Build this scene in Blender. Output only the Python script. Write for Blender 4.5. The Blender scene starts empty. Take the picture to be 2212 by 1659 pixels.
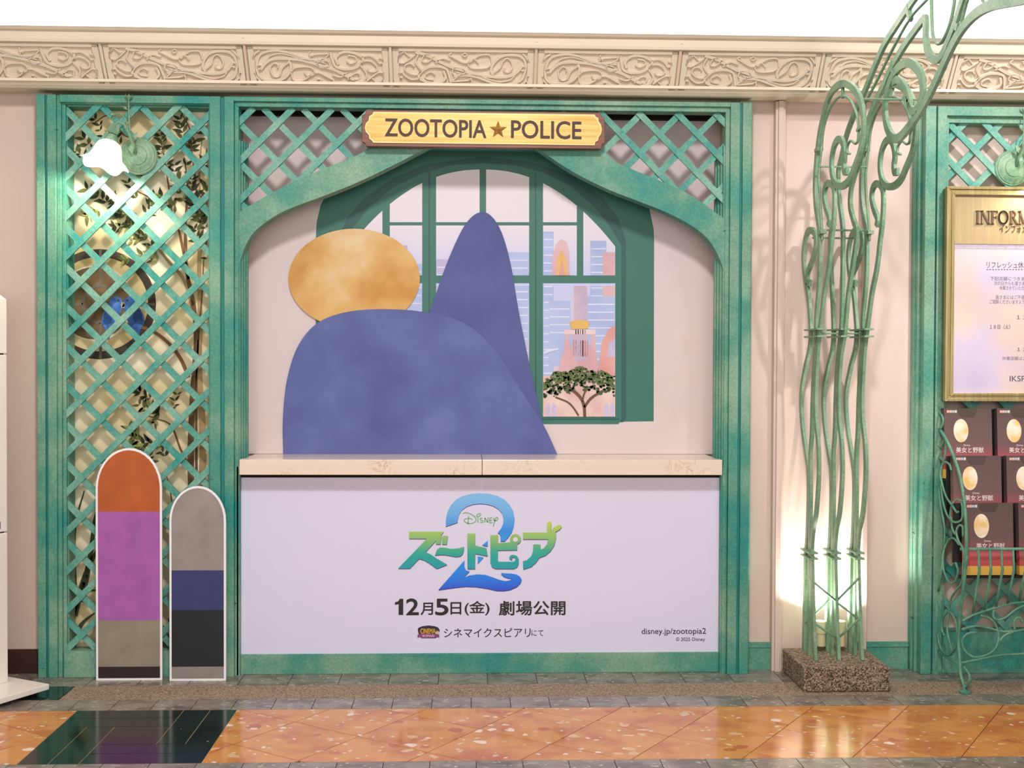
import bpy, math, random
from mathutils import Vector, Matrix, Quaternion
random.seed(7)
PI = math.pi
C = bpy.context.scene.collection
scn = bpy.context.scene

# ------------------------------------------------------------------ camera
F_PX, YAW, PITCH, ROLL, DIST, EYE = 2557.8, .0359, -.0181, .0038, 5.6466, 1.5
_fw = Vector((math.sin(YAW)*math.cos(PITCH), math.cos(YAW)*math.cos(PITCH), math.sin(PITCH)))
_rt = Vector((math.cos(YAW), -math.sin(YAW), 0)); _up = _rt.cross(_fw)
_r2 = _rt*math.cos(ROLL)+_up*math.sin(ROLL); _u2 = -_rt*math.sin(ROLL)+_up*math.cos(ROLL)
CAM = Vector((0, -DIST, EYE))
cd = bpy.data.cameras.new('camera'); cd.sensor_width = 36; cd.lens = F_PX*36/2212
cd.clip_start = .05; cd.clip_end = 100
co = bpy.data.objects.new('camera', cd); C.objects.link(co)
co.matrix_world = Matrix(((_r2.x, _u2.x, -_fw.x, CAM.x), (_r2.y, _u2.y, -_fw.y, CAM.y), (_r2.z, _u2.z, -_fw.z, CAM.z), (0, 0, 0, 1)))
scn.camera = co

# ------------------------------------------------------------------ world, lights, exposure
scn.view_settings.view_transform = 'Standard'; scn.view_settings.look = 'None'
scn.view_settings.gamma = 1; scn.view_settings.use_curve_mapping = False
scn.view_settings.exposure = -0.24
w = bpy.data.worlds.new('hall_light'); scn.world = w; w.use_nodes = True
w.node_tree.nodes['Background'].inputs[0].default_value = (1.0, .95, .92, 1)
w.node_tree.nodes['Background'].inputs[1].default_value = .30

def lamp(name, kind, loc, target, energy, color, size=.2, size_y=None, spot=None, blend=.3):
    l = bpy.data.lights.new(name, kind); l.energy = energy; l.color = color
    if kind == 'AREA':
        l.shape = 'RECTANGLE' if size_y else 'DISK'; l.size = size
        if size_y: l.size_y = size_y
    else:
        l.shadow_soft_size = size
    if kind == 'SPOT': l.spot_size = math.radians(spot); l.spot_blend = blend
    o = bpy.data.objects.new(name, l); C.objects.link(o); o.location = loc
    d = Vector(target)-Vector(loc); o.rotation_euler = d.to_track_quat('-Z', 'Y').to_euler()
    return o
lamp('ceiling_spot', 'AREA', (0.1, -4.6, 4.6), (0, 0, 1.1), 185, (1, .95, .94), .55)
lamp('ceiling_spot', 'SPOT', (3.1, -3.8, 4.9), (2.4, 0, 2.1), 1000, (1, .97, .96), .10, spot=31, blend=1.)
lamp('ceiling_panel', 'AREA', (0.3, -3.2, 5.2), (0.3, -.6, 1.2), 28, (1, .94, .90), 6, 3)
lamp('frontal_fill', 'AREA', (0, -9.0, 2.3), (0, 0, 1.9), 330, (1, .94, .88), 7, 2.6)  # added fill from behind the camera, brightens the frieze; no shop stands there
lamp('cove_strip', 'AREA', (0, .22, 3.045), (0, .55, 3.75), 150, (1, .97, .95), 7.5, .12)

# ------------------------------------------------------------------ pixel rays onto real planes of the place
def ray(px, py):
    a, b = (px-1106)/F_PX, -(py-829.5)/F_PX
    return _fw+_r2*a+_u2*b
def at(px, py, Y=0.):
    d = ray(px, py); return CAM+d*((Y-CAM.y)/d.y)
def atx(px, py, X):
    d = ray(px, py); return CAM+d*((X-CAM.x)/d.x)
def atz(px, py, Z=0.):
    d = ray(px, py); return CAM+d*((Z-CAM.z)/d.z)

# ------------------------------------------------------------------ materials
def lin(c):
    if isinstance(c, str): c = tuple(int(c[i:i+2], 16)/255 for i in (0, 2, 4))
    return tuple(v/12.92 if v <= .04045 else ((v+.055)/1.055)**2.4 for v in c)+(1,)
def nodes(name):
    m = bpy.data.materials.new(name); m.use_nodes = True
    return m, m.node_tree.nodes, m.node_tree.links, m.node_tree.nodes['Principled BSDF']
def ramp(n, stops, inter='LINEAR'):
    r = n.new('ShaderNodeValToRGB'); r.color_ramp.interpolation = inter; e = r.color_ramp.elements
    while len(e) < len(stops): e.new(.5)
    for k, (p, c) in enumerate(stops): e[k].position = p; e[k].color = c
    return r
def mat(name, col, rough=.6, metal=0., var=.08, scale=8., bump=0., spec=.5, bscale=None):
    """one colour with a little mottling of its own"""
    m, n, l, b = nodes(name)
    c = lin(col); t = n.new('ShaderNodeTexCoord'); no = n.new('ShaderNodeTexNoise')
    no.inputs['Scale'].default_value = scale; no.inputs['Detail'].default_value = 5
    l.new(t.outputs['Object'], no.inputs['Vector'])
    lo = tuple(max(0, v*(1-var)) for v in c[:3])+(1,); hi = tuple(min(1, v*(1+var)) for v in c[:3])+(1,)
    r = ramp(n, [(.3, lo), (.7, hi)]); l.new(no.outputs['Fac'], r.inputs[0]); l.new(r.outputs[0], b.inputs['Base Color'])
    b.inputs['Roughness'].default_value = rough; b.inputs['Metallic'].default_value = metal
    b.inputs['Specular IOR Level'].default_value = spec
    if bump:
        n2 = n.new('ShaderNodeTexNoise'); n2.inputs['Scale'].default_value = bscale or scale*6; n2.inputs['Detail'].default_value = 4
        l.new(t.outputs['Object'], n2.inputs['Vector'])
        bp = n.new('ShaderNodeBump'); bp.inputs['Strength'].default_value = bump; bp.inputs['Distance'].default_value = .004
        l.new(n2.outputs['Fac'], bp.inputs['Height']); l.new(bp.outputs[0], b.inputs['Normal'])
    return m
def verdigris(name, stops, scale=3., rough=.55, scratch=True):
    m, n, l, b = nodes(name)
    t = n.new('ShaderNodeTexCoord'); g = n.new('ShaderNodeNewGeometry')
    no = n.new('ShaderNodeTexNoise'); no.inputs['Scale'].default_value = scale; no.inputs['Detail'].default_value = 6; no.inputs['Roughness'].default_value = .62
    l.new(g.outputs['Position'], no.inputs['Vector'])
    r = ramp(n, [(p, lin(c)) for p, c in stops]); l.new(no.outputs['Fac'], r.inputs[0])
    fine = n.new('ShaderNodeTexNoise'); fine.inputs['Scale'].default_value = 90; fine.inputs['Detail'].default_value = 3
    l.new(g.outputs['Position'], fine.inputs['Vector'])
    fr = ramp(n, [(.3, (.78, .78, .78, 1)), (.7, (1.1, 1.1, 1.1, 1))]); l.new(fine.outputs['Fac'], fr.inputs[0])
    mx = n.new('ShaderNodeMix'); mx.data_type = 'RGBA'; mx.blend_type = 'MULTIPLY'; mx.inputs[0].default_value = 1
    l.new(r.outputs[0], mx.inputs[6]); l.new(fr.outputs[0], mx.inputs[7]); out = mx.outputs[2]
    if scratch:
        mp = n.new('ShaderNodeMapping'); mp.inputs['Scale'].default_value = (9, 9, 40); l.new(g.outputs['Position'], mp.inputs[0])
        s = n.new('ShaderNodeTexNoise'); s.inputs['Scale'].default_value = 1.4; s.inputs['Detail'].default_value = 8; l.new(mp.outputs[0], s.inputs['Vector'])
        sr = ramp(n, [(.26, (1, 1, 1, 1)), (.29, (0, 0, 0, 1))]); l.new(s.outputs['Fac'], sr.inputs[0])
        m2 = n.new('ShaderNodeMix'); m2.data_type = 'RGBA'; l.new(sr.outputs[0], m2.inputs[0]); l.new(out, m2.inputs[6]); m2.inputs[7].default_value = lin('143a34'); out = m2.outputs[2]
    l.new(out, b.inputs['Base Color']); b.inputs['Roughness'].default_value = rough
    bp = n.new('ShaderNodeBump'); bp.inputs['Strength'].default_value = .12; bp.inputs['Distance'].default_value = .003
    l.new(fine.outputs['Fac'], bp.inputs['Height']); l.new(bp.outputs[0], b.inputs['Normal'])
    return m
def terrazzo(name, base, dark, chip, rough, stretch=(1, 1, 1), density=.32, scale=14, dscale=9):
    m, n, l, b = nodes(name)
    g = n.new('ShaderNodeNewGeometry'); mp = n.new('ShaderNodeMapping'); mp.inputs['Scale'].default_value = stretch
    oi = n.new('ShaderNodeObjectInfo'); ad = n.new('ShaderNodeVectorMath'); sc = n.new('ShaderNodeVectorMath'); sc.operation = 'SCALE'; sc.inputs[3].default_value = 40
    cx = n.new('ShaderNodeCombineXYZ'); l.new(oi.outputs['Random'], cx.inputs[0]); l.new(oi.outputs['Random'], cx.inputs[1]); l.new(cx.outputs[0], sc.inputs[0])
    l.new(g.outputs['Position'], ad.inputs[0]); l.new(sc.outputs[0], ad.inputs[1]); l.new(ad.outputs[0], mp.inputs[0])
    wn = n.new('ShaderNodeTexNoise'); wn.inputs['Scale'].default_value = 10; l.new(mp.outputs[0], wn.inputs['Vector'])
    wm = n.new('ShaderNodeVectorMath'); wm.operation = 'MULTIPLY_ADD'; wm.inputs[1].default_value = (.09, .09, .09); l.new(wn.outputs['Color'], wm.inputs[0]); l.new(mp.outputs[0], wm.inputs[2])
    no = n.new('ShaderNodeTexNoise'); no.inputs['Scale'].default_value = dscale; no.inputs['Detail'].default_value = 6; l.new(wm.outputs[0], no.inputs['Vector'])
    r = ramp(n, [(.36, lin(dark)), (.58, lin(base))]); l.new(no.outputs['Fac'], r.inputs[0]); out = r.outputs[0]
    for k, (s, th, col) in enumerate(chip):
        v = n.new('ShaderNodeTexVoronoi'); v.inputs['Scale'].default_value = s; l.new(wm.outputs[0], v.inputs['Vector'])
        sp = n.new('ShaderNodeSeparateColor'); l.new(v.outputs['Color'], sp.inputs[0])
        a = n.new('ShaderNodeMath'); a.operation = 'MULTIPLY'; l.new(sp.outputs[0], a.inputs[0]); a.inputs[1].default_value = th
        c = n.new('ShaderNodeMath'); c.operation = 'LESS_THAN'; l.new(v.outputs['Distance'], c.inputs[0]); l.new(a.outputs[0], c.inputs[1])
        q = n.new('ShaderNodeMath'); q.operation = 'GREATER_THAN'; l.new(sp.outputs[1], q.inputs[0]); q.inputs[1].default_value = 1-density
        mu = n.new('ShaderNodeMath'); mu.operation = 'MULTIPLY'; l.new(c.outputs[0], mu.inputs[0]); l.new(q.outputs[0], mu.inputs[1])
        mx = n.new('ShaderNodeMix'); mx.data_type = 'RGBA'; l.new(mu.outputs[0], mx.inputs[0]); l.new(out, mx.inputs[6]); mx.inputs[7].default_value = lin(col); out = mx.outputs[2]
    l.new(out, b.inputs['Base Color']); b.inputs['Roughness'].default_value = rough
    return m
def gradient(name, stops, z0, z1, rough=.5):
    """printed colour blend between two heights on a board"""
    m, n, l, b = nodes(name)
    g = n.new('ShaderNodeNewGeometry'); s = n.new('ShaderNodeSeparateXYZ'); l.new(g.outputs['Position'], s.inputs[0])
    mr = n.new('ShaderNodeMapRange'); mr.inputs[1].default_value = z0; mr.inputs[2].default_value = z1; l.new(s.outputs[2], mr.inputs[0])
    r = ramp(n, [(p, lin(c)) for p, c in stops]); l.new(mr.outputs[0], r.inputs[0]); l.new(r.outputs[0], b.inputs['Base Color'])
    b.inputs['Roughness'].default_value = rough
    return m
def glow(name, col, strength, base='ffffff'):
    m, n, l, b = nodes(name)
    b.inputs['Base Color'].default_value = lin(base); b.inputs['Emission Color'].default_value = lin(col); b.inputs['Emission Strength'].default_value = strength
    b.inputs['Roughness'].default_value = .3
    return m
def speckle(name, cols, scale=120, rough=.9, bump=.6):
    m, n, l, b = nodes(name)
    g = n.new('ShaderNodeNewGeometry'); v = n.new('ShaderNodeTexVoronoi'); v.inputs['Scale'].default_value = scale; l.new(g.outputs['Position'], v.inputs['Vector'])
    sp = n.new('ShaderNodeSeparateColor'); l.new(v.outputs['Color'], sp.inputs[0])
    r = ramp(n, [(p, lin(c)) for p, c in cols]); l.new(sp.outputs[0], r.inputs[0]); l.new(r.outputs[0], b.inputs['Base Color'])
    b.inputs['Roughness'].default_value = rough
    bp = n.new('ShaderNodeBump'); bp.inputs['Strength'].default_value = bump; bp.inputs['Distance'].default_value = .004; bp.invert = True
    l.new(v.outputs['Distance'], bp.inputs['Height']); l.new(bp.outputs[0], b.inputs['Normal'])
    return m
def marble(name):
    m, n, l, b = nodes(name)
    g = n.new('ShaderNodeNewGeometry'); no = n.new('ShaderNodeTexNoise'); no.inputs['Scale'].default_value = 11; no.inputs['Detail'].default_value = 9; no.inputs['Roughness'].default_value = .65; no.inputs['Distortion'].default_value = 1.2
    l.new(g.outputs['Position'], no.inputs['Vector'])
    r = ramp(n, [(.485, lin('ecd9c8')), (.50, lin('c29b6c')), (.515, lin('ecd9c8'))]); l.new(no.outputs['Fac'], r.inputs[0])
    n2 = n.new('ShaderNodeTexNoise'); n2.inputs['Scale'].default_value = 5; l.new(g.outputs['Position'], n2.inputs['Vector'])
    r2 = ramp(n, [(.48, (0, 0, 0, 1)), (.62, (1, 1, 1, 1))]); l.new(n2.outputs['Fac'], r2.inputs[0])
    mx = n.new('ShaderNodeMix'); mx.data_type = 'RGBA'; l.new(r2.outputs[0], mx.inputs[0]); mx.inputs[6].default_value = lin('ecd9c8'); l.new(r.outputs[0], mx.inputs[7])
    l.new(mx.outputs[2], b.inputs['Base Color']); b.inputs['Roughness'].default_value = .18
    return m
def clouded(name, stops, scale=2.5, rough=.7, detail=3):
    m, n, l, b = nodes(name)
    g = n.new('ShaderNodeNewGeometry'); no = n.new('ShaderNodeTexNoise'); no.inputs['Scale'].default_value = scale; no.inputs['Detail'].default_value = detail
    l.new(g.outputs['Position'], no.inputs['Vector'])
    r = ramp(n, [(p, lin(c)) for p, c in stops]); l.new(no.outputs['Fac'], r.inputs[0]); l.new(r.outputs[0], b.inputs['Base Color'])
    b.inputs['Roughness'].default_value = rough
    return m
def brushed(name, stops, rough=.3, metal=.6, sc=(3, 3, 200)):
    m, n, l, b = nodes(name)
    g = n.new('ShaderNodeNewGeometry'); mp = n.new('ShaderNodeMapping'); mp.inputs['Scale'].default_value = sc; l.new(g.outputs['Position'], mp.inputs[0])
    no = n.new('ShaderNodeTexNoise'); no.inputs['Scale'].default_value = 1.5; no.inputs['Detail'].default_value = 4; l.new(mp.outputs[0], no.inputs['Vector'])
    r = ramp(n, [(p, lin(c)) for p, c in stops]); l.new(no.outputs['Fac'], r.inputs[0]); l.new(r.outputs[0], b.inputs['Base Color'])
    b.inputs['Roughness'].default_value = rough; b.inputs['Metallic'].default_value = metal
    return m

GREEN = verdigris('verdigris_paint', [(.36, '1d8a82'), (.47, '52957f'), (.57, '7ca58d'), (.68, '8fae97')], 2.0)
SLAT = verdigris('verdigris_slat_paint', [(.34, '2a9189'), (.48, '5fa291'), (.66, '86b5a1')], 5., scratch=False)
GROOVE = mat('teal_groove_paint', '0c7d74', .5, var=.2, scale=5)
IRON = verdigris('green_iron_paint', [(.3, '5f8b70'), (.5, '7d9f80'), (.7, '93ae8e')], 7., .5, scratch=False)
RACK = verdigris('rack_iron_paint', [(.3, '3f7d66'), (.5, '5b937a'), (.7, '79a78c')], 9., .45, scratch=False)
CREAM = mat('cream_wall_paint', 'd3bdb1', .85, var=.02, scale=2, bump=.05, bscale=200)
PLASTER = mat('cream_plaster', 'e4d4bd', .75, var=.03, scale=3, bump=.05, bscale=120)
PLASTERBACK = mat('cream_plaster_recess', 'dcc6ab', .8, var=.05, scale=6)
WHITE = mat('white_cove_paint', 'f8f6f4', .8, var=.01)
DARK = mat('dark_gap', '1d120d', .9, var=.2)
BROWNB = mat('brown_baseboard_paint', '3a1f1a', .5, var=.15, scale=5)
ORANGE = terrazzo('terracotta_terrazzo', 'd39049', 'bf7036', [(8, .36, 'b86238'), (15, .40, 'ddb084'), (11, .30, 'eed9cc'), (30, .36, 'e8cdb6')], .13, (1, 1.25, 1), .27, 14, 7)
GREY = terrazzo('grey_terrazzo', '8e847c', '6c625a', [(14, .45, '968b82'), (22, .36, 'aa9e92'), (40, .35, 'c2b6a6')], .25, (1, 1.6, 1), .4)
BLACK = terrazzo('black_terrazzo', '172924', '0d1a18', [(26, .18, '8a8470'), (60, .2, '3d4a3c')], .13, (1, 1, 1), .12)
BROWNT = terrazzo('dark_brown_terrazzo', '2e2a1f', '1e1c16', [(60, .3, '5a5038')], .15, (1, 1, 1), .35)
AGG = speckle('exposed_aggregate', [(0, '4c3d30'), (.3, '7d6853'), (.6, '95806a'), (1, 'b5a08a')], 150, .9, .4)
STONE = speckle('rough_granite', [(0, '2a211a'), (.35, '6c5a49'), (.65, '94806c'), (1, 'b8a28d')], 170, .95, 1.)
MARBLE = marble('cream_marble')
BOARD = mat('white_print_board', 'dedaf0', .45, var=.008, scale=2)
MURALWHITE = clouded('cream_white_print', [(.3, 'dac9c6'), (.7, 'dccad0')], 1.2, .5)
GOLD = brushed('gold_plate', [(.3, 'bf9440'), (.5, 'cdaa56'), (.7, 'd9bb6c')], .38, .15, (2, 2, 60))
GOLDRIM = mat('gold_rim', 'e0c684', .4, .1, .05)
WOOD = brushed('brown_wood', [(.3, '5e2c18'), (.55, '7d4022'), (.75, '8f4d2a')], .4, 0, (2, 20, 60))
LETTER = mat('dark_brown_letter', '452a20', .6, var=.05)
INK = mat('black_ink', '151210', .5, var=.05)
BRONZE = brushed('bronze_frame', [(.3, 'a3905f'), (.6, 'b9a674'), (.8, 'c7b585')], .35, .5, (60, 3, 3))
BRONZEDARK = mat('bronze_side', '6f6a48', .5, .2, .1)
HEADER = brushed('pale_gold_header', [(.3, 'a08a63'), (.6, 'ad9770'), (.8, 'b6a27c')], .5, .0, (120, 3, 3))
KIOSK = mat('cream_white_enamel', 'efe6dd', .3, var=.02)

# ------------------------------------------------------------------ mesh helpers
class MB:
    def __init__(s): s.v = []; s.f = []
    def add(s, vs, fs):
        k = len(s.v); s.v += [Vector(p) for p in vs]; s.f += [[i+k for i in f] for f in fs]; return s
    def box(s, x0, x1, y0, y1, z0, z1):
        x0, x1 = sorted((x0, x1)); y0, y1 = sorted((y0, y1)); z0, z1 = sorted((z0, z1))
        return s.add([(x0, y0, z0), (x1, y0, z0), (x1, y1, z0), (x0, y1, z0), (x0, y0, z1), (x1, y0, z1), (x1, y1, z1), (x0, y1, z1)],
                     [(3, 2, 1, 0), (4, 5, 6, 7), (0, 1, 5, 4), (1, 2, 6, 5), (2, 3, 7, 6), (3, 0, 4, 7)])
    def prism(s, pts, d):
        """flat outline pts (3D, coplanar) thickened by vector d"""
        pts = [Vector(p) for p in pts]; d = Vector(d); n = len(pts)
        nm = Vector((0, 0, 0))
        for i in range(n): nm += pts[i].cross(pts[(i+1) % n])
        if nm.dot(d) > 0: pts = pts[::-1]
        return s.add(pts+[p+d for p in pts], [list(range(n)), list(range(2*n-1, n-1, -1))]+[[(i+1) % n, i, n+i, n+(i+1) % n] for i in range(n)])
    def bar(s, a, b, w, t, nrm=(0, -1, 0)):
        """flat bar from a to b, width w across, thickness t along nrm (centred)"""
        a, b, nrm = Vector(a), Vector(b), Vector(nrm); d = (b-a).normalized(); q = d.cross(nrm).normalized()*w/2; h = nrm.normalized()*t/2
        vs = [p+i+j for p in (a, b) for i, j in ((-q, -h), (q, -h), (q, h), (-q, h))]
        return s.add(vs, [(3, 2, 1, 0), (4, 5, 6, 7), (0, 1, 5, 4), (1, 2, 6, 5), (2, 3, 7, 6), (3, 0, 4, 7)])
    def ribbon(s, pts, w, t, axis, closed=False):
        """band following pts in the plane square to axis: width in the plane, thickness t along axis"""
        pts = [Vector(p) for p in pts]; axis = Vector(axis).normalized(); n = len(pts); vs = []; fs = []
        for i, p in enumerate(pts):
            a = pts[(i-1) % n] if closed or i else p; b = pts[(i+1) % n] if closed or i < n-1 else p
            d = (b-a); d = d-axis*d.dot(axis)
            if d.length < 1e-9: d = Vector((1, 0, 0)).cross(axis)
            q = d.normalized().cross(axis); wi = w(i/(n-1)) if callable(w) else w
            q = q*wi/2; h = axis*t/2
            vs += [p-q-h, p+q-h, p+q+h, p-q+h]
        m = n if closed else n-1
        for i in range(m):
            a = 4*i; b = 4*((i+1) % n)
            for k in range(4): fs.append((a+k, a+(k+1) % 4, b+(k+1) % 4, b+k))
        if not closed: fs += [(3, 2, 1, 0), (4*n-4, 4*n-3, 4*n-2, 4*n-1)]
        return s.add(vs, fs)
    def tube(s, pts, r, seg=8, closed=False):
        pts = [Vector(p) for p in pts]; n = len(pts); vs = []; fs = []; q = None
        for i, p in enumerate(pts):
            a = pts[(i-1) % n] if closed or i else p; b = pts[(i+1) % n] if closed or i < n-1 else p
            d = (b-a).normalized() if (b-a).length > 1e-9 else Vector((0, 0, 1))
            if q is None: q = d.orthogonal().normalized()
            else:
                q = q-d*q.dot(d); q = q.normalized() if q.length > 1e-6 else d.orthogonal().normalized()
            e = d.cross(q); ri = r(i/max(1, n-1)) if callable(r) else r
            vs += [p+(q*math.cos(2*PI*k/seg)+e*math.sin(2*PI*k/seg))*ri for k in range(seg)]
        for i in range(n if closed else n-1):
            a = seg*i; b = seg*((i+1) % n)
            for k in range(seg): fs.append((a+k, a+(k+1) % seg, b+(k+1) % seg, b+k))
        if not closed: fs += [list(range(seg))[::-1], list(range(seg*(n-1), seg*n))]
        return s.add(vs, fs)
    def lathe(s, prof, c, axis=(0, 0, 1), seg=28, cap=True, wob=None):
        axis = Vector(axis).normalized(); u = axis.orthogonal().normalized(); v = axis.cross(u); c = Vector(c); vs = []; fs = []; n = len(prof)
        for j, (r, h) in enumerate(prof):
            for k in range(seg):
                a = 2*PI*k/seg; rr, hh = (wob(r, h, a, j/(n-1)) if wob else (r, h))
                vs.append(c+(u*math.cos(a)+v*math.sin(a))*rr+axis*hh)
        for j in range(n-1):
            for k in range(seg): fs.append((seg*j+k, seg*j+(k+1) % seg, seg*(j+1)+(k+1) % seg, seg*(j+1)+k))
        if cap: fs += [list(range(seg))[::-1], list(range(seg*(n-1), seg*n))]
        return s.add(vs, fs)
    def build(s, name, m, parent=None, smooth=False, bevel=0):
        o0 = parent.matrix_world.translation if parent else Vector((0, 0, 0))
        if parent:
            p = parent; o0 = Vector((0, 0, 0))
            while p: o0 = o0+p.location; p = p.parent
        me = bpy.data.meshes.new(name); me.from_pydata([p-o0 for p in s.v], [], s.f); me.validate(); me.materials.append(m)
        import bmesh
        bm = bmesh.new(); bm.from_mesh(me); bmesh.ops.recalc_face_normals(bm, faces=bm.faces); bm.to_mesh(me); bm.free()
        if smooth: me.polygons.foreach_set('use_smooth', [True]*len(me.polygons))
        o = bpy.data.objects.new(name, me); C.objects.link(o); o.parent = parent
        if smooth and smooth != 'all':
            try: me.set_sharp_from_angle(angle=math.radians(40))
            except Exception: pass
        if bevel:
            b = o.modifiers.new('bevel', 'BEVEL'); b.width = bevel; b.segments = 2; b.limit_method = 'ANGLE'
        return o
def tag(o, label=None, cat=None, group=None, kind=None):
    for k, v in (('label', label), ('category', cat), ('group', group), ('kind', kind)):
        if v: o[k] = v
    return o
def empty(name, loc, label, cat, group=None):
    o = bpy.data.objects.new(name, None); o.empty_display_size = .1; C.objects.link(o); o.location = loc
    return tag(o, label, cat, group)
def smooth(pts, k=5, closed=False):
    """Catmull-Rom through points of any dimension"""
    pts = [Vector(p) for p in pts]; n = len(pts); out = []
    for i in range(n if closed else n-1):
        p1, p2 = pts[i], pts[(i+1) % n]
        p0 = pts[(i-1) % n] if closed or i else p1*2-p2
        p3 = pts[(i+2) % n] if closed or i+2 < n else p2*2-p1
        for j in range(k):
            t = j/k; out.append(.5*((2*p1)+(p2-p0)*t+(2*p0-5*p1+4*p2-p3)*t*t+(3*p1-p0-3*p2+p3)*t**3))
    if not closed: out.append(pts[-1])
    return out
def clip(poly, fn):
    """keep the side of a convex polygon where fn >= 0"""
    out = []
    for i in range(len(poly)):
        a, b = poly[i], poly[(i+1) % len(poly)]; fa, fb = fn(a), fn(b)
        if fa >= 0: out.append(a)
        if fa*fb < 0: t = fa/(fa-fb); out.append((a[0]+(b[0]-a[0])*t, a[1]+(b[1]-a[1])*t))
    return out
def cliprect(p, x0, x1, y0, y1):
    for fn in (lambda q: q[0]-x0, lambda q: x1-q[0], lambda q: q[1]-y0, lambda q: y1-q[1]):
        p = clip(p, fn) if p else p
    return p if len(p) > 2 else []
def area(p): return abs(sum(p[i][0]*p[(i+1) % len(p)][1]-p[(i+1) % len(p)][0]*p[i][1] for i in range(len(p))))/2
def text(s, m, parent, x0, x1, z0, z1, Y, name='lettering', bold=0., depth=.0012, slope=0.):
    """lettering fitted to a real rectangle on the plane y = Y"""
    cjk = True
    cu = bpy.data.curves.new(name, 'FONT'); cu.body = s; cu.size = 1; cu.resolution_u = 4
    o = bpy.data.objects.new(name, cu); C.objects.link(o)
    dg = bpy.context.evaluated_depsgraph_get(); dg.update(); me = bpy.data.meshes.new_from_object(o.evaluated_get(dg))
    bpy.data.objects.remove(o)
    if not me.vertices: return None
    xs = [v.co.x for v in me.vertices]; ys = [v.co.y for v in me.vertices]
    ax, bx, ay, by = min(xs), max(xs), min(ys), max(ys)
    o0 = Vector((0, 0, 0)); p = parent
    while p: o0 = o0+p.location; p = p.parent
    mb = MB(); vs = []
    for v in me.vertices:
        X = x0+(v.co.x-ax)/(bx-ax)*(x1-x0); Z = z0+(v.co.y-ay)/max(1e-6, by-ay)*(z1-z0)+slope*(X-(x0+x1)/2); vs.append(Vector((X, Y, Z)))
    ec = {}
    for f in me.polygons:
        for a, b in f.edge_keys: ec[(a, b)] = ec.get((a, b), 0)+1
    fs0 = [list(f.vertices) for f in me.polygons]; ex = []; ef = []      # heavier weight: the same glyphs shifted a little and merged
    if bold > 0:
        hgt = bold*(z1-z0)/max(1e-6, by-ay)
        for j in range(8):
            dv_ = Vector((math.cos(j*PI/4)*hgt, -depth*(.9+.01*j), math.sin(j*PI/4)*hgt)); k0 = len(ex)
            ex += [v+dv_ for v in vs]; ef += [[i+k0 for i in f] for f in fs0]
    n = len(vs); fs = fs0; rim = [(a, b, b+n, a+n) for (a, b), c in ec.items() if c == 1]
    nm = bpy.data.meshes.new(name); nm.from_pydata([v-o0+Vector((0, -depth, 0)) for v in vs]+[v-o0 for v in vs]+[v-o0 for v in ex], [], fs+rim+[[i+2*n for i in f] for f in ef]); nm.materials.append(m)
    t = bpy.data.objects.new(name, nm); C.objects.link(t); t.parent = parent
    return t
def ptext(s, m, parent, x0, x1, y0, y1, Y, **k):
    """the same, the rectangle read off the photograph and laid on the plane y = Y"""
    a = at(x0, y1, Y); b = at(x1, y0, Y)
    return text(s, m, parent, a.x, b.x, a.z, b.z, Y, **k)
def poly(pts, Y, sc=1, ox=0, oy=0, d=.0006):
    """outline read off a crop of the photograph, laid on plane y = Y as a thin print"""
    return [at(ox+x/sc, oy+y/sc, Y) for x, y in pts]

# ------------------------------------------------------------------ the setting
WY = .10                                    # plane of the wall; the green frames stand at y = 0
XL, XR, HT = -2.041, 1.354, 2.749
fl = MB().box(-4, 4, -7, 1.2, -.06, -.004).build('floor', mat('dark_grout', '4a4038', .8), None); tag(fl, kind='structure')
def tile(name, pts, m, z=0., th=.01):
    if len(pts) < 3 or area(pts) < 4e-4: return
    cx = sum(p[0] for p in pts)/len(pts); cy = sum(p[1] for p in pts)/len(pts)
    return MB().prism([(cx+(x-cx), cy+(y-cy), z-th) for x, y in pts], (0, 0, th)).build(name, m, fl)
GAP = .0016
Y1, Y2, Y3, Y4 = -.145, -.368, -.532, -1.212
BX0, BX1 = -1.677, -.996
# orange diagonal tiles
o_ = Vector((-.439, -.911)); e1 = Vector((.283, -.198)); e1 = e1.normalized()*.346; e2 = Vector((-e1.y, e1.x))
g = GAP/.346
for i in range(-14, 15):
    for j in range(-14, 15):
        q = [o_+e1*(i+a)+e2*(j+b) for a, b in ((g, g), (1-g, g), (1-g, 1-g), (g, 1-g))]; q = [(p.x, p.y) for p in q]
        for x0, x1 in ((-3.2, BX0), (BX1, 3.2)):
            tile('floor_tile', cliprect(q, x0, x1, Y4+GAP, Y3-GAP), ORANGE)
# grey rows
for y0, y1, wd, off in ((Y3, Y2, .1728, .012), (Y4-.18, Y4, .1735, .03), (Y1, WY+.06, .2325, .09)):
    k = math.floor((-3.2-off)/wd)
    while off+k*wd < 3.2:
        x = off+k*wd; tile('border_tile', cliprect([(x+GAP, y0), (x+wd-GAP, y0), (x+wd-GAP, y1), (x+GAP, y1)], -3.2, 3.2, y0+.0008, y1-.0008), GREY); k += 1
# near hall floor beyond the last border, towards and behind the camera
near = MB().box(-4, 4, -7, Y4-.182, -.004, 0).build('floor_tile', GREY, fl)
# aggregate channel and green slab
tile('aggregate_strip', [(-1.812, Y2), (3.2, Y2), (3.2, Y1), (-1.812, Y1)], speckle('aggregate_strip', [(0, '5a4a3c'), (.3, '84705c'), (.6, '99856f'), (1, 'b39f88')], 190, .9, .3), -.001)
for x in (-2.27, -2.73): tile('border_tile', [(x+GAP, Y2), (x+.455, Y2), (x+.455, Y1), (x+GAP, Y1)], BLACK)
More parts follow.
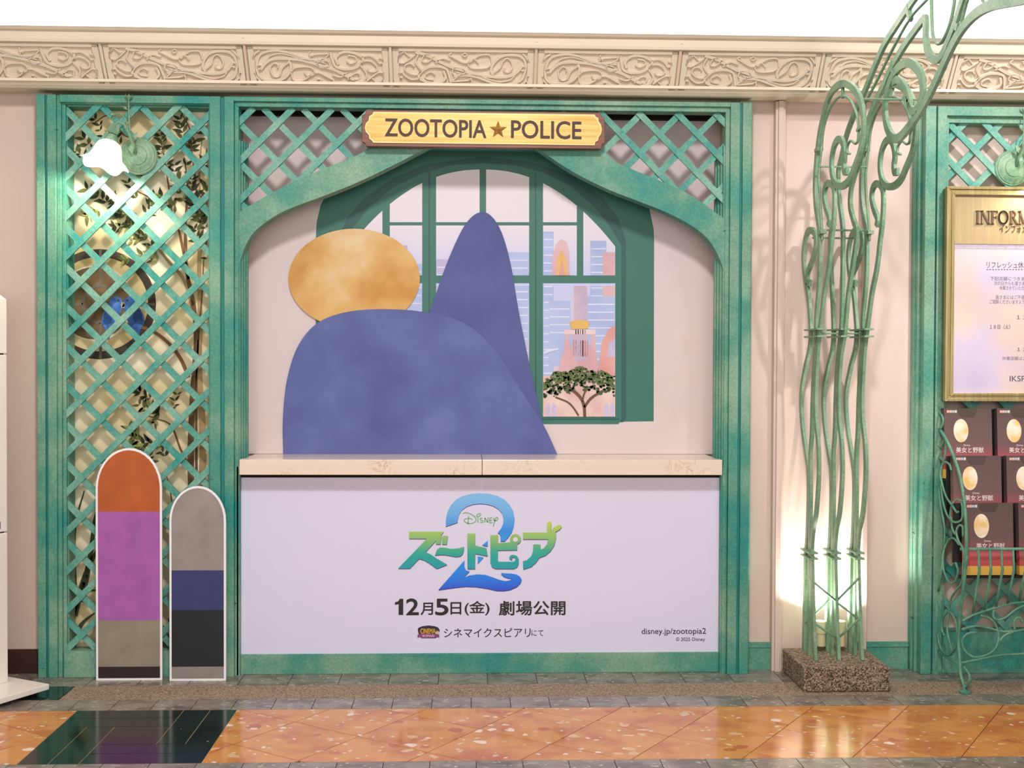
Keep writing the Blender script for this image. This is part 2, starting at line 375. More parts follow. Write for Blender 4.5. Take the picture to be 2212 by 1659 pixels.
# pinwheel of dark planks
def bt(u0, u1, v0, v1, m=BLACK):
    s = BX1-BX0; h = Y3-Y4; k = .0016
    tile('floor_tile', [(BX0+u0*s+k, Y3-v1*h+k), (BX0+u1*s-k, Y3-v1*h+k), (BX0+u1*s-k, Y3-v0*h-k), (BX0+u0*s+k, Y3-v0*h-k)], m)
T1 = 1/3; T2 = 2/3
for a, b in ((0, T1/2), (T1/2, T1)): bt(0, T2, a, b)
for a, b in ((T2, T2+T1/2), (T2+T1/2, 1)): bt(a, b, 0, T2)
for a, b in ((T2, T2+T1/2), (T2+T1/2, 1)): bt(T1, 1, a, b)
for a, b in ((0, T1/2), (T1/2, T1)): bt(a, b, T1, 1)
bt(T1, T2, T1, T2, BROWNT)
MB().box(BX0, BX1, Y4+.001, Y3-.001, -.0039, -.0012).build('grout', mat('tan_grout', '9c8a5e', .8), fl)

# walls
FZB = at(1014, 199, -.06).z                 # underside of the frieze
wall = MB().box(-4, XL+.05, WY, WY+.1, 0, FZB+.08).box(XR-.04, 4, WY, WY+.1, 0, FZB+.08)
wb = wall.build('wall_back', CREAM); tag(wb, kind='structure')
# raised vertical moulding and shallow panel on the right pier
xa = at(1669, 800, WY-.02).x; xb = at(1690, 800, WY-.02).x
tr = MB().box(xa, xb, WY-.045, WY, 0, FZB).box(xa+.012, xb-.012, WY-.058, WY-.04, 0, FZB).box(at(1866, 800, WY-.05).x, at(1876, 800, WY-.05).x, WY-.055, WY, 0, FZB)
tag(tr.build('trim_2', CREAM), kind='structure')
bb = MB().box(XR-.02, at(1667, 1400, WY-.015).x, WY-.018, WY, 0, .132).box(XR-.02, at(1667, 1400, WY-.015).x, WY-.026, WY, .112, .124)
bb.box(1.90, 2.16, WY-.018, WY, 0, .132).box(1.90, 2.16, WY-.026, WY, .112, .124)
tag(bb.build('baseboard_right', GREEN), kind='structure')
tag(MB().box(-4, XL+.01, WY-.015, WY, 0, .115).build('baseboard_left', BROWNB), kind='structure')
# cove above the frieze: curved white wall turning into the ceiling
prof = [(.62, FZB+.30)]+[(.62-.9*(1-math.cos(a)), 3.35+.75*math.sin(a)) for a in [i*PI/2/8 for i in range(9)]]+[(-1.2, 4.1)]
cv = MB(); n = len(prof)
cv.add([(x, y, z) for x in (-4.6, 4.6) for y, z in prof], [(i, i+1, n+i+1, n+i) for i in range(n-1)])
cv.add([(x, y+.03, z+.03) for x in (-4.6, 4.6) for y, z in prof], [(n+i, n+i+1, i+1, i) for i in range(n-1)])
tag(cv.build('ceiling', WHITE, smooth='all'), kind='structure')

# frieze: plaster cornice of panels with raised scrollwork, its face leaning out towards the top
ZB = at(1014, 187, -.075).z; ZT = at(1014, 101, -.20).z; ZF = at(1014, 77, -.21).z; ZC = at(1014, 70, -.225).z
fz = MB()
def sweep(prof, x0, x1):
    n = len(prof); fz.add([(x, y, z) for x in (x0, x1) for y, z in prof], [(i, (i+1) % n, n+(i+1) % n, n+i) for i in range(n)]+[list(range(n)), list(range(2*n-1, n-1, -1))])
sweep([(.4, FZB+.02), (-.04, FZB), (-.062, FZB+.012), (-.066, FZB+.03), (-.082, FZB+.036), (-.085, ZB), (-.055, ZB+.004), (-.165, ZT-.004), (-.195, ZT),
       (-.20, ZT+.012), (-.205, ZF-.006), (-.222, ZF), (-.236, ZF+.012), (-.236, ZC), (-.20, ZC+.006), (.4, ZC)], -4.4, 4.4)
tr1 = fz.build('trim_1', PLASTER); tag(tr1, kind='structure')
UA = Vector((0, -.112, ZT-ZB)).normalized(); NA = Vector((0, -UA.z, UA.y)); PH = math.hypot(.112, ZT-ZB)
MOT = [  # scroll strokes of one panel, in a 990 x 260 field, and their widths
 ([(845, 250), (765, 230), (685, 190), (605, 150), (525, 125), (445, 100), (365, 80), (285, 72), (215, 70), (145, 80), (95, 115), (65, 155)], 20),
 ([(65, 155), (45, 150), (42, 132), (56, 120), (74, 126)], 9),
 ([(35, 150), (40, 110), (65, 50), (115, 22), (185, 12), (265, 22), (335, 45), (405, 70), (485, 80), (565, 70)], 16),
 ([(35, 150), (45, 200), (85, 232), (155, 238), (225, 222), (275, 172), (290, 120), (275, 86)], 18),
 ([(275, 100), (225, 140), (205, 190), (175, 212), (145, 192), (135, 142), (165, 107), (195, 120), (190, 140)], 9),
 ([(115, 80), (155, 47), (225, 32), (305, 52), (385, 76), (485, 87), (545, 62), (585, 22)], 8),
 ([(585, 20), (603, 90), (625, 130), (685, 145), (755, 137), (805, 102), (825, 62), (785, 32), (725, 16), (665, 22), (625, 62), (640, 110)], 17),
 ([(715, 42), (765, 50), (775, 80), (735, 102), (703, 84)], 9),
 ([(285, 170), (300, 232), (365, 234), (405, 212), (445, 182), (495, 176), (565, 212), (600, 232), (580, 250)], 9),
 ([(285, 172), (315, 142), (375, 132), (435, 136), (460, 166), (445, 192), (405, 197), (385, 172)], 8),
 ([(505, 232), (485, 248), (468, 238), (480, 222), (500, 226)], 7),
 ([(825, 232), (845, 182), (825, 142), (805, 112), (835, 82), (885, 86), (925, 122), (915, 157), (875, 162), (855, 142)], 10),
 ([(845, 232), (895, 192), (935, 167), (975, 172)], 9), ([(885, 212), (905, 232), (925, 252)], 8), ([(975, 172), (965, 222), (930, 250)], 8),
 ([(815, 52), (875, 42), (925, 72), (945, 97), (970, 87), (965, 62), (942, 56)], 10),
 ([(545, 102), (495, 92), (485, 107), (505, 132), (545, 137), (575, 117), (565, 87), (525, 87), (510, 100)], 8),
 ([(705, 222), (755, 177), (795, 182), (785, 222), (745, 232)], 8), ([(575, 30), (470, 40), (430, 60)], 8), ([(590, 190), (650, 205), (700, 170)], 9),
 ([(440, 12), (430, 40), (455, 55)], 8), ([(60, 248), (30, 215), (12, 180)], 12), ([(12, 80), (30, 40), (70, 12)], 12), ([(940, 240), (975, 215)], 9),
]
xs = [at(q, 145, -.13).x for q in (-92, 222, 532, 844, 1157, 1466, 1774, 2058, 2352)]
wp = sum(b-a for a, b in zip(xs, xs[1:]))/8
for k, xa in enumerate(xs[:-1]):
    xb = xs[k+1]; flip = k % 2 == 1
    base = Vector((0, -.058, ZB))
    def fp(u, v, d=0): return base+Vector((xa+(xb-xa)*u, 0, 0))+UA*(PH*v)+NA*d
    rim = MB(); b_ = .012/(xb-xa); c_ = .014/PH
    for (u0, u1, v0, v1) in ((b_, 3.2*b_, 0, 1), (1-3.2*b_, 1-b_, 0, 1), (b_, 1-b_, 0, c_), (b_, 1-b_, 1-c_, 1)):
        rim.prism([fp(u0, v0), fp(u1, v0), fp(u1, v1), fp(u0, v1)], NA*.009)
    po = rim.build('frieze_panel', PLASTER, tr1)
    sc = MB()
    for st, wd in MOT:
        pts = []
        for x, y in smooth(st, 4):
            u, v = .035+.93*x/990, 1-(.06+.88*y/260)
            if flip: u, v = 1-u, 1-v
            pts.append(fp(u, v, .004))
        sc.ribbon(pts, wd*PH/260*.9, .010, NA)
    sc.build('scrollwork', PLASTER, po)
    dv = MB().prism([fp(-.5*b_, 0), fp(.5*b_, 0), fp(.5*b_, 1.22), fp(-.5*b_, 1.22)], NA*(.006 if k in (1, 6) else .012))
    dv.build('divider', PLASTER if k in (1, 6, 7, 3) else PLASTERBACK, tr1)

# ------------------------------------------------------------------ green trellis units
def zat(py, Y=0., px=1014): return at(px, py, Y).z
def xat(px, Y=0., py=800): return at(px, py, Y).x
def slats(parent, inside, x0, x1, z0, z1, phase_up, phase_dn, step, front='up', Y=.035, w=.030):
    """crossing flat laths, each one an object; inside(x, z) says where the opening is"""
    def run(sgn, c):
        pts = []; N = 260; seg = []; out = []
        for i in range(N+1):
            x = x0+(x1-x0)*i/N; z = c+sgn*(x-x0)
            if z0 <= z <= z1 and inside(x, z): seg.append((x, z))
            else:
                if len(seg) > 5: out.append((seg[0], seg[-1]))
                seg = []
        if len(seg) > 5: out.append((seg[0], seg[-1]))
        return out
    span = x1-x0
    for sgn, ph in ((1, phase_up), (-1, phase_dn)):
        k = -40
        while k < 40:
            c = ph+step*k; k += 1
            for a, b in run(sgn, c):
                if math.dist(a, b) < .03: continue
                y = Y if (sgn > 0) == (front == 'up') else Y+.012
                e = .012
                MB().bar((a[0]-e, y, a[1]-e*sgn), (b[0]+e, y, b[1]+e*sgn), w, .011).build('slat', SLAT, parent)
def post(parent, cols, z0, z1, yb=.10):
    """fluted post: (x0, x1, front y) steps"""
    m = MB()
    for x0, x1, yf in cols: m.box(x0, x1, yf, yb, z0, z1)
    return m.build('post', GREEN, parent, bevel=.0025)

ZR = zat(236, .02, 1014)                   # underside of the head rail
# left unit
lt = empty('trellis_panel', (xat(275), .05, 0), 'tall verdigris green trellis panel behind the two cut-out boards, painted garden behind its slats', 'trellis')
X = [xat(q) for q in (77, 80, 97.5, 103, 122, 131, 139)]
post(lt, [(X[0], X[1], .02), (X[1], X[2], 0), (X[3], X[4], 0), (X[4], X[5], .014), (X[5], X[6], .026)], 0, HT)
MB().box(X[2], X[3], .016, .09, 0, HT-.001).build('groove', GROOVE, lt)
XI0, XI1 = X[6], xat(449)
X = [xat(q) for q in (449, 453, 476, 484.5)]
post(lt, [(X[0], X[1], .02), (X[1], X[2], 0)], 0, HT)
MB().box(X[2], X[3], .016, .09, 0, HT-.001).build('groove', GROOVE, lt)
MB().box(XI0-.02, XI1+.02, .0015, .1, zat(222, 0, 300), HT).box(XI0-.01, XI1+.01, .018, .1, ZR+.004, zat(222, 0, 300)+.01).build('head_rail', GREEN, lt, bevel=.002)
ZBR = zat(1406, .01, 300)
MB().box(XI0-.01, XI1+.01, .006, .1, 0, ZBR).build('bottom_rail', GREEN, lt, bevel=.002)
slats(lt, lambda x, z: XI0 < x < XI1 and ZBR < z < ZR, XI0-.001, XI1, ZBR, ZR, at(140, 382, .03).z, at(140, 408, .03).z, .1865)
# lining of the opening
MB().box(XI0-.004, XI0+.004, .045, .135, ZBR, ZR).box(XI1-.004, XI1+.004, .045, .135, ZBR, ZR).box(XI0, XI1, .045, .135, ZR-.004, ZR+.004).build('lining', GREEN, lt)

# centre unit: the counter frame with the pointed arch
cf = empty('arched_frame', (xat(1045), .05, 0), 'wide verdigris green counter frame with a pointed arch and trellis corners around the mural', 'frame')
X = [xat(q) for q in (484.5, 505, 514)]
post(cf, [(X[0], X[1], 0), (X[1], X[2], .02)], 0, HT, .1)
CX0 = X[2]
X = [xat(q) for q in (1566, 1575, 1595, 1601, 1626)]; X[4] = XR
post(cf, [(X[0], X[1], .02), (X[1], X[2], 0), (X[3], X[4]-.006, 0), (X[4]-.006, X[4], .012)], 0, HT, .1)
MB().box(X[2], X[3], .016, .09, 0, HT-.001).build('groove', GROOVE, cf)
CX1 = X[0]
ZC0, ZC1 = zat(1030, .05), zat(985, 0)
mL, mR = MB(), MB()                           # stepped jambs down to the counter
for k, (dx, y) in enumerate(((.006, .03), (.013, .055), (.020, .08), (.026, .105))):
    mL.box(CX0-.03, CX0+dx, y, .13, 1.0, HT-.2); mR.box(CX1+.03, CX1-dx*1.2, y, .13, 1.0, HT-.2)
mL.box(CX0-.01, CX0+.004, .02, .055, 0, 1.0); mR.box(CX1+.01, CX1-.012, .015, .055, 0, 1.0); mR.box(CX1+.01, CX1-.006, .008, .055, 0, 1.0)
mL.build('jamb', GREEN, cf); mR.build('jamb', GREEN, cf)
MB().box(CX0-.02, CX1+.02, .0015, .1, zat(224, 0, 1014), HT).box(CX0-.01, CX1+.01, .018, .1, ZR, zat(224, 0, 1014)+.01).build('head_rail', GREEN, cf, bevel=.002)
MB().box(CX0-.01, CX1+.01, .045, .11, 0, zat(1411, .05)).build('base_rail', GREEN, cf, bevel=.002)
loL = [(515, 590), (518, 568), (523, 550), (533, 525), (548, 502), (570, 483), (600, 463), (640, 445), (700, 423), (770, 395), (850, 357), (925, 318), (960, 300)]
upL = [(514, 459), (532, 448), (580, 421), (642, 388), (705, 362), (761, 340), (804, 319), (850, 296)]
loR = [(1566, 600), (1562, 581), (1555, 560), (1534, 522), (1501, 492), (1447, 462), (1393, 440), (1311, 408), (1230, 367), (1162, 321), (1130, 302)]
upR = [(1566, 474), (1501, 427), (1441, 397), (1338, 354), (1276, 321), (1240, 300)]
def arch(lo, up):
    a = [at(x, y, .025) for x, y in smooth(lo, 3)]; b = [at(x, y, .025) for x, y in smooth(up, 3)]
    m = MB(); n = max(len(a), len(b))
    def rs(p, n):
        L = [0]
        for i in range(1, len(p)): L.append(L[-1]+(p[i]-p[i-1]).length)
        o = []; j = 0
        for i in range(n):
            t = L[-1]*i/(n-1)
            while j < len(p)-2 and L[j+1] < t: j += 1
            o.append(p[j].lerp(p[j+1], (t-L[j])/max(1e-9, L[j+1]-L[j])))
        return o
    n = 40; a = rs(a, n); b = rs(b, n); D = Vector((0, .085, 0)); vs = []; fs = []
    for p, q in zip(a, b): vs += [p, q, q+D, p+D]
    for i in range(n-1):
        for k in range(4): fs.append((4*i+k, 4*i+(k+1) % 4, 4*i+4+(k+1) % 4, 4*i+4+k))
    fs += [(3, 2, 1, 0), (4*n-4, 4*n-3, 4*n-2, 4*n-1)]
    m.add(vs, fs); m.build('arch_brace', GREEN, cf)
    return b
ubL = arch(loL, upL); ubR = arch(loR, upR)
def above(curve):
    c = sorted([(p.x, p.z) for p in curve])
    def f(x):
        if x <= c[0][0]: return c[0][1]
        for (xa, za), (xb, zb) in zip(c, c[1:]):
            if xa <= x <= xb: return za+(zb-za)*(x-xa)/max(1e-9, xb-xa)
        return c[-1][1]
    return f
fL, fR = above(ubL), above(ubR); XSL, XSR = xat(870, .03), xat(1215, .03)
slats(cf, lambda x, z: CX0 < x < XSL and z > fL(x)-.02, CX0, XSL, 1.9, ZR-.01, at(515, 347, .03).z, at(515, 351, .03).z, .1865, 'up', .045)
slats(cf, lambda x, z: XSR < x < CX1 and z > fR(x)-.02, XSR, CX1, 1.9, ZR-.01, at(1215, 243, .03).z, at(1215, 330, .03).z, .1865, 'down', .045)

# deep recess of the counter: side walls, the wall behind and a dark strip at its top
rc = MB().box(CX0-.06, CX1+.06, .30, .34, 0, HT).box(CX0-.06, CX0-.045, .10, .30, 0, HT).box(CX1+.045, CX1+.06, .10, .30, 0, HT)
rc.build('wall_recess', PLASTERBACK)
bpy.data.objects['wall_recess']['kind'] = 'structure'
tag(MB().box(CX0-.06, CX1+.06, .26, .30, zat(254, .26), HT-.005).build('dark_gap_strip', DARK), kind='structure')  # near-black strip painting in the shade of the gap above the mural

# counter top of two marble slabs
ct = empty('marble_ledge', (xat(1040), .1, ZC0), 'cream marble counter top with tan veins above the white poster board', 'counter')
xj = xat(1041.5, -.07, 1005); YC = -.055
zc1 = at(1041, 993, YC).z; zc0 = at(1041, 1026, YC).z
for a, b in ((xat(517, YC, 1005), xj-.0012), (xj+.0012, xat(1560, YC, 1005))):
    MB().box(a, b, YC, .015, zc0, zc1).box(max(a, CX0+.028), min(b, CX1-.034), .014, .285, zc0+.01, zc1).build('slab', MARBLE, ct, bevel=.002)

# ------------------------------------------------------------------ white poster board under the counter
YB = .055
pb = empty('poster_board', (xat(1035), YB, .2), 'white printed film poster board with blue and green logo below the marble counter', 'poster')
bx0, bx1 = xat(518.5, YB, 1200), xat(1553, YB, 1200); bz0, bz1 = zat(1411, YB, 1014), zat(1029, YB, 1014)
MB().box(bx0, bx1, YB, YB+.03, bz0, bz1-.006).build('board', BOARD, pb)
MB().box(bx0, bx1, YB+.004, YB+.03, bz1-.006, zc0-.002).build('shadow_gap', DARK, pb)
S = 5.53
def pr(name, pts, m, layer, sc=S, ox=840, oy=1050, par=None, Y0=None):
    Y = (YB if Y0 is None else Y0)-.0008*layer
    return MB().prism(poly(pts, Y, sc, ox, oy), (0, .0007, 0)).build(name, m, par or pb)
BLUE = gradient('logo_blue', [(0, '2a4fd8'), (.12, '1a7be8'), (.3, '1f93ee'), (.55, '2f97ea'), (.62, '2a8fe6'), (.8, '6fb4ee'), (1, '86c2f2')], zat(1276, YB), zat(1065, YB))
LEAF = gradient('logo_green', [(0, '169fae'), (.25, '16a59f'), (.4, '33ad92'), (.5, '68b47e'), (.75, '9fc765'), (1, 'c8d94a')], zat(1232, YB), zat(1126, YB))
PURP = mat('logo_purple_edge', '4d2b7a', .5, var=.02)
two = [(680, 485), (682, 400), (700, 310), (740, 230), (800, 165), (880, 120), (980, 95), (1080, 85), (1190, 92), (1290, 115), (1380, 160), (1440, 220), (1485, 300), (1503, 390), (1495, 470), (1470, 550), (1430, 610), (1385, 660), (1335, 660), (1333, 600), (1325, 575), (1300, 560), (1340, 510), (1365, 450), (1370, 390), (1355, 330), (1310, 275), (1240, 235), (1160, 215), (1080, 210), (1000, 220), (930, 245), (875, 285), (840, 340), (825, 400), (822, 435)]
tail = [(905, 885), (905, 970), (920, 1005), (950, 1015), (965, 1020), (893, 1095), (960, 1068), (1050, 1055), (1150, 1060), (1240, 1090), (1320, 1120), (1390, 1135), (1440, 1128), (1478, 1105), (1420, 1100), (1370, 1080), (1343, 1055), (1345, 1035), (1370, 1042), (1450, 1045), (1520, 1055), (1565, 1080), (1588, 1120), (1575, 1160), (1530, 1205), (1450, 1240), (1370, 1252), (1290, 1250), (1180, 1225), (1050, 1205), (920, 1200), (780, 1215), (590, 1242)]
glyphs = [two, tail, [(1115, 708), (1182, 650), (1182, 720)], [(1062, 840), (1132, 852), (1062, 928)]]
kana = [
 [(242, 545), (655, 545), (618, 595), (632, 598), (617, 695), (563, 695), (560, 655), (437, 790), (500, 815), (570, 865), (640, 905), (697, 940), (572, 988), (480, 920), (420, 885), (362, 868), (250, 985), (110, 985), (455, 628), (242, 628)],
 [(640, 595), (705, 597), (692, 697), (635, 697)],
 [(550, 828), (575, 760), (610, 735), (660, 735), (740, 750), (800, 748), (850, 740), (897, 725), (895, 770), (880, 815), (850, 840), (800, 845), (740, 835), (690, 825), (620, 820)],
 [(938, 568), (1030, 568), (1030, 712), (1165, 740), (1180, 838), (1030, 808), (1030, 990), (938, 990)],
 [(1213, 585), (1302, 585), (1302, 682), (1448, 672), (1445, 640), (1455, 605), (1480, 580), (1512, 573), (1550, 585), (1575, 615), (1577, 650), (1560, 680), (1532, 695), (1532, 765), (1302, 768), (1302, 890), (1315, 905), (1480, 905), (1505, 895), (1513, 870), (1500, 850), (1475, 855), (1470, 885), (1440, 870), (1440, 845), (1460, 825), (1490, 820), (1530, 835), (1550, 870), (1550, 930), (1530, 970), (1490, 988), (1270, 988), (1230, 965), (1213, 920)],
 [(1602, 555), (1895, 555), (1885, 500), (1892, 445), (1912, 422), (1932, 424), (1943, 455), (1938, 510), (1934, 550), (1958, 508), (1990, 482), (2030, 467), (2057, 468), (2064, 490), (2040, 520), (1985, 552), (1995, 562), (1997, 620), (1975, 710), (1930, 780), (1870, 830), (1795, 858), (1760, 910), (1700, 965), (1605, 995), (1602, 898), (1650, 885), (1700, 840), (1722, 780), (1725, 697), (1810, 697), (1812, 757), (1850, 745), (1890, 690), (1905, 635), (1602, 635)]]
def off(p, dx, dy): return [(x+dx, y+dy) for x, y in p]
for q in glyphs: pr('logo_shadow', off(q, 0, 9), PURP, 1); pr('logo_figure', q, BLUE, 2)
for q in kana: pr('logo_shadow', off(q, 2, 8), PURP, 3); pr('logo_letter', q, LEAF, 4)
pr('logo_ring_hole', [(1512+29*math.cos(a*PI/10), 638+27*math.sin(a*PI/10)) for a in range(20)], BOARD, 5)
DG = mat('script_green', '7fb684', .5, var=.02)
def strokes(name, sts, wpx, m, Y, sc, ox, oy, par):
    mb = MB()
    for st in sts: mb.ribbon([at(ox+x/sc, oy+y/sc, Y) for x, y in smooth(st, 4)], wpx*.00215, .0007, (0, 1, 0))
    return mb.build(name, m, par)
strokes('script_lettering', [[(880, 330), (920, 318), (980, 335), (1030, 372), (1040, 410), (1010, 440), (960, 448), (912, 430), (900, 405), (930, 388), (980, 390), (1000, 405)], [(953, 358), (950, 400), (945, 452)],
    [(1064, 380), (1062, 437)], [(1048, 362), (1058, 338), (1090, 328), (1096, 342), (1080, 360), (1056, 368), (1048, 352)], [(1118, 382), (1092, 388), (1096, 405), (1122, 415), (1120, 432), (1088, 434)],
    [(1145, 435), (1148, 381)], [(1148, 381), (1180, 435)], [(1180, 435), (1186, 372)], [(1238, 376), (1208, 384), (1206, 437), (1240, 434)], [(1206, 410), (1232, 406)],
    [(1255, 380), (1254, 405), (1280, 414), (1302, 398), (1298, 377), (1278, 380), (1262, 430), (1246, 486)]], 2.3, DG, YB-.001, S, 840, 1050, pb)
for s, x0, x1, y0, y1, b in (('2', 878, 904, 1293.5, 1328, .02), ('月', 909, 935, 1302, 1328, .018), ('5', 941, 968, 1294, 1328.5, .02), ('日', 973.5, 996, 1301, 1327, .018), ('(金)', 1004, 1057, 1298.5, 1329, .018), ('劇場公開', 1078, 1221, 1298, 1329, .02),
                             ('シネマイクスピアリ', 959, 1146, 1356.5, 1377, .006), ('にて', 1148, 1174, 1361, 1373.5, -.002), ('disney.jp/zootopia2', 1386, 1525, 1356.5, 1373.5, .004), ('© 2025 Disney', 1460, 1523, 1376.5, 1387, 0)):
    ptext(s, INK, pb, x0, x1, y0, y1, YB, bold=b)
pr('lettering', [(853, 1301), (860, 1299), (864, 1293.5), (871, 1293.5), (871, 1328.5), (861, 1328.5), (861, 1305), (853, 1307)], INK, 1, 1, 0, 0)
# cinema badge
S2 = 6.506
def bd(pts, m, l, name='badge'): return pr(name, pts, m, l, S2, 860, 1330)
bd([(275, 195), (285, 170), (340, 148), (430, 137), (510, 147), (560, 165), (578, 190), (585, 215), (560, 260), (550, 300), (525, 318), (330, 318), (295, 285), (280, 225)], mat('badge_navy', '1d1a38', .5), 1)
bd([(290, 200), (420, 180), (540, 190), (570, 205), (545, 262), (300, 262)], mat('badge_brown', '5a3526', .5), 2)
bd([(273, 268), (290, 262), (320, 258), (540, 258), (578, 268), (578, 312), (545, 300), (510, 312), (340, 312), (305, 302), (273, 312)], mat('badge_purple', '8c3f7c', .5), 3)
bd([(552+28*math.cos(a*PI/8), 245+30*math.sin(a*PI/8)) for a in range(16)], mat('badge_reel', 'c9bcae', .5), 3)
ptext('CINEMA', mat('badge_gold_letter', 'e0b23c', .5), pb, 860+316/S2, 860+524/S2, 1330+178/S2, 1330+252/S2, YB-.002, bold=.01)
ptext('IKSPIARI', mat('badge_pink_letter', 'ecb8d8', .5), pb, 860+345/S2, 860+508/S2, 1330+265/S2, 1330+300/S2, YB-.003, bold=.01)

# ------------------------------------------------------------------ mural behind the counter (figure replaced by a plain landscape)
YM = .285
mu = empty('mural_board', (xat(1040), YM, 1.1), 'printed mural board with arched green window, pale city, plain blue hills and gold disc', 'mural')
MB().box(CX0-.03, CX1+.03, YM, YM+.012, zc1+.001, zat(255, YM)).build('board', MURALWHITE, mu)
TEAL = mat('mural_window_green', '2f6f60', .5, var=.06, scale=3)
TEAL2 = mat('mural_window_dark_green', '1d5450', .5, var=.10, scale=3)
TEAL3 = mat('mural_window_line', '1b4f47', .5, var=.05)
def mp(name, pts, m, layer): return pr(name, pts, m, layer, 1, 0, 0, mu, YM)
def rectp(x0, y0, x1, y1): return [(x0, y0), (x1, y0), (x1, y1), (x0, y1)]
outer = [(682, 912), (682, 520), (684, 480), (692, 445), (708, 412), (740, 378), (790, 350), (860, 330), (950, 318), (1045, 314), (1140, 318), (1230, 330), (1300, 350), (1352, 380), (1385, 412), (1403, 452), (1412, 495), (1413, 520), (1412, 910), (1342, 911)]
mp('printed_surround', outer, TEAL, 1)
inner = [(745, 912), (745, 530), (765, 490), (800, 445), (850, 405), (910, 375), (975, 357), (1042, 352), (1110, 357), (1172, 372), (1232, 402), (1282, 445), (1318, 490), (1342, 530), (1342, 905), (1336, 916), (745, 916)]
mp('printed_reveal', [(728, 912), (728, 520), (750, 470), (790, 425), (850, 385), (920, 355), (1042, 338), (1150, 350), (1230, 378), (1300, 425), (1336, 472), (1352, 520), (1352, 905), (1346, 912)], TEAL2, 2)
mp('printed_window_frame', inner, TEAL, 3)
SKY = gradient('mural_sky', [(0, 'e6c9cf'), (.35, 'cfc4e4'), (.55, 'c2c9ee'), (.75, 'e6dce6'), (1, 'efe4e6')], zat(900, YM), zat(360, YM))
CITYB = clouded('mural_blue_tower', [(.3, 'a9b8e2'), (.7, 'bcc8ec')], 6); CITYL = clouded('mural_lilac_tower', [(.3, 'b9aed6'), (.7, 'cfc6e6')], 6)
CITYP = clouded('mural_pink_tower', [(.3, 'd3a6ae'), (.7, 'e6c3c6')], 6); CITYR = clouded('mural_rose_tower', [(.3, 'd99a96'), (.7, 'e6b3ac')], 6)
STRIPE = mat('mural_tower_stripe', 'd9dcf3', .5); SUNY = mat('mural_gold', 'e3b45f', .5); VIOL = mat('mural_violet_mullion', '8f8cc0', .5)
def archtop(x):                       # top of the glass at px x
    t = abs(x-1042)/282; return 366+max(0, t)**2.2*160
panes = []
for x0, x1, ys in ((757, 826, (None, 595)), (842, 912, (None, 480, 487, 595)), (942, 1036, (None, 480, 487, 595)), (1050, 1143, (None, 480, 487, 595)), (1173, 1246, (None, 480, 487, 595)), (1260, 1329, (None, 595)), (757, 912, (612, 900)), (942, 1143, (612, 900)), (1173, 1329, (612, 900))):
    for a, b in zip(ys[::2], ys[1::2]):
        if a is None:
            top = [(x1-(x1-x0)*i/6, archtop(x1-(x1-x0)*i/6)) for i in range(7)]
            q = [(x0, b), (x1, b)]+top
        else: q = rectp(x0, a, x1, b)
        pts = q; panes.append((x0, x1, min(p[1] for p in q), b)); mp('printed_pane', pts, SKY, 4)
def seen(x0, y0, x1, y1, m, layer, name='printed_tower'):
    """part of a tower that shows through the panes"""
    for px0, px1, py0, py1 in panes:
        a, b, c, d = max(x0, px0), min(x1, px1), max(y0, py0+6), min(y1, py1)
        if py0 < 480 and a < b: c = max(c, archtop(a)+3, archtop(b)+3)
        if a < b-1 and c < d-1: mp(name, rectp(a, c, b, d), m, layer)
random.seed(11)
for ti, (x0, y0, x1, y1, m) in enumerate(((1173, 500, 1196, 900, CITYB), (1050, 545, 1143, 900, CITYB), (1275, 520, 1310, 900, CITYB), (1302, 545, 1329, 900, CITYP), (1268, 640, 1329, 900, CITYB), (1240, 600, 1268, 760, CITYP), (1186, 650, 1232, 790, CITYB), (942, 560, 1000, 900, CITYL), (1002, 590, 1036, 900, CITYP), (842, 530, 880, 900, CITYL), (885, 570, 912, 900, CITYB), (757, 560, 800, 900, CITYP), (800, 620, 842, 900, CITYB), (1090, 740, 1143, 900, CITYL))):
    seen(x0, y0, x1, y1, m, 5+ti*.2)
    if m in (CITYB, CITYL):
        for y in range(int(y0)+16, int(y1)-60, 17): seen(x0+2, y, x1-2, y+2.5, STRIPE, 5.1+ti*.2, 'printed_stripe')
mp('printed_tower', [(1193, 595), (1192, 560), (1200, 530), (1212, 516), (1224, 523), (1230, 545), (1231, 595)], CITYP, 9)
mp('printed_tower', [(1202, 595), (1204, 560), (1213, 540), (1222, 560), (1225, 595)], SUNY, 10); mp('printed_tower', [(1207, 595), (1214, 556), (1221, 595)], CITYR, 11)
for k in range(5): mp('printed_window_row', rectp(1243+k*5, 620, 1245+k*5, 780), CITYB, 10)
mp('printed_hall', [(1204, 815), (1212, 770), (1218, 760), (1222, 712), (1284, 712), (1288, 760), (1294, 815)], CITYP, 9); mp('printed_hall_roof', rectp(1218, 712, 1287, 722), mat('mural_pale_stone', 'e9cdd0', .5), 10)
for k in range(7): mp('printed_column', rectp(1238+k*5, 735, 1240.5+k*5, 770), mat('mural_column', 'b98e9a', .5) if k == 0 else bpy.data.materials['mural_column'], 10)
mp('printed_hall_window', [(1227, 724), (1238, 724), (1234, 756)], CITYB, 11); mp('printed_hall_window', [(1268, 724), (1279, 724), (1273, 756)], CITYB, 11)
mp('printed_sign', [(1231, 695), (1250, 690), (1273, 695), (1270, 710), (1235, 711)], SUNY, 11)
mp('printed_dome', [(1290, 810), (1300, 740), (1314, 712), (1329, 702), (1329, 815)], CITYR, 9); mp('printed_dome_window', [(1312, 770), (1316, 742), (1329, 730), (1329, 772)], CITYL, 10)
mp('printed_canopy', [(1173, 760), (1188, 754), (1206, 752), (1206, 756), (1190, 759), (1176, 765)], STRIPE, 9)
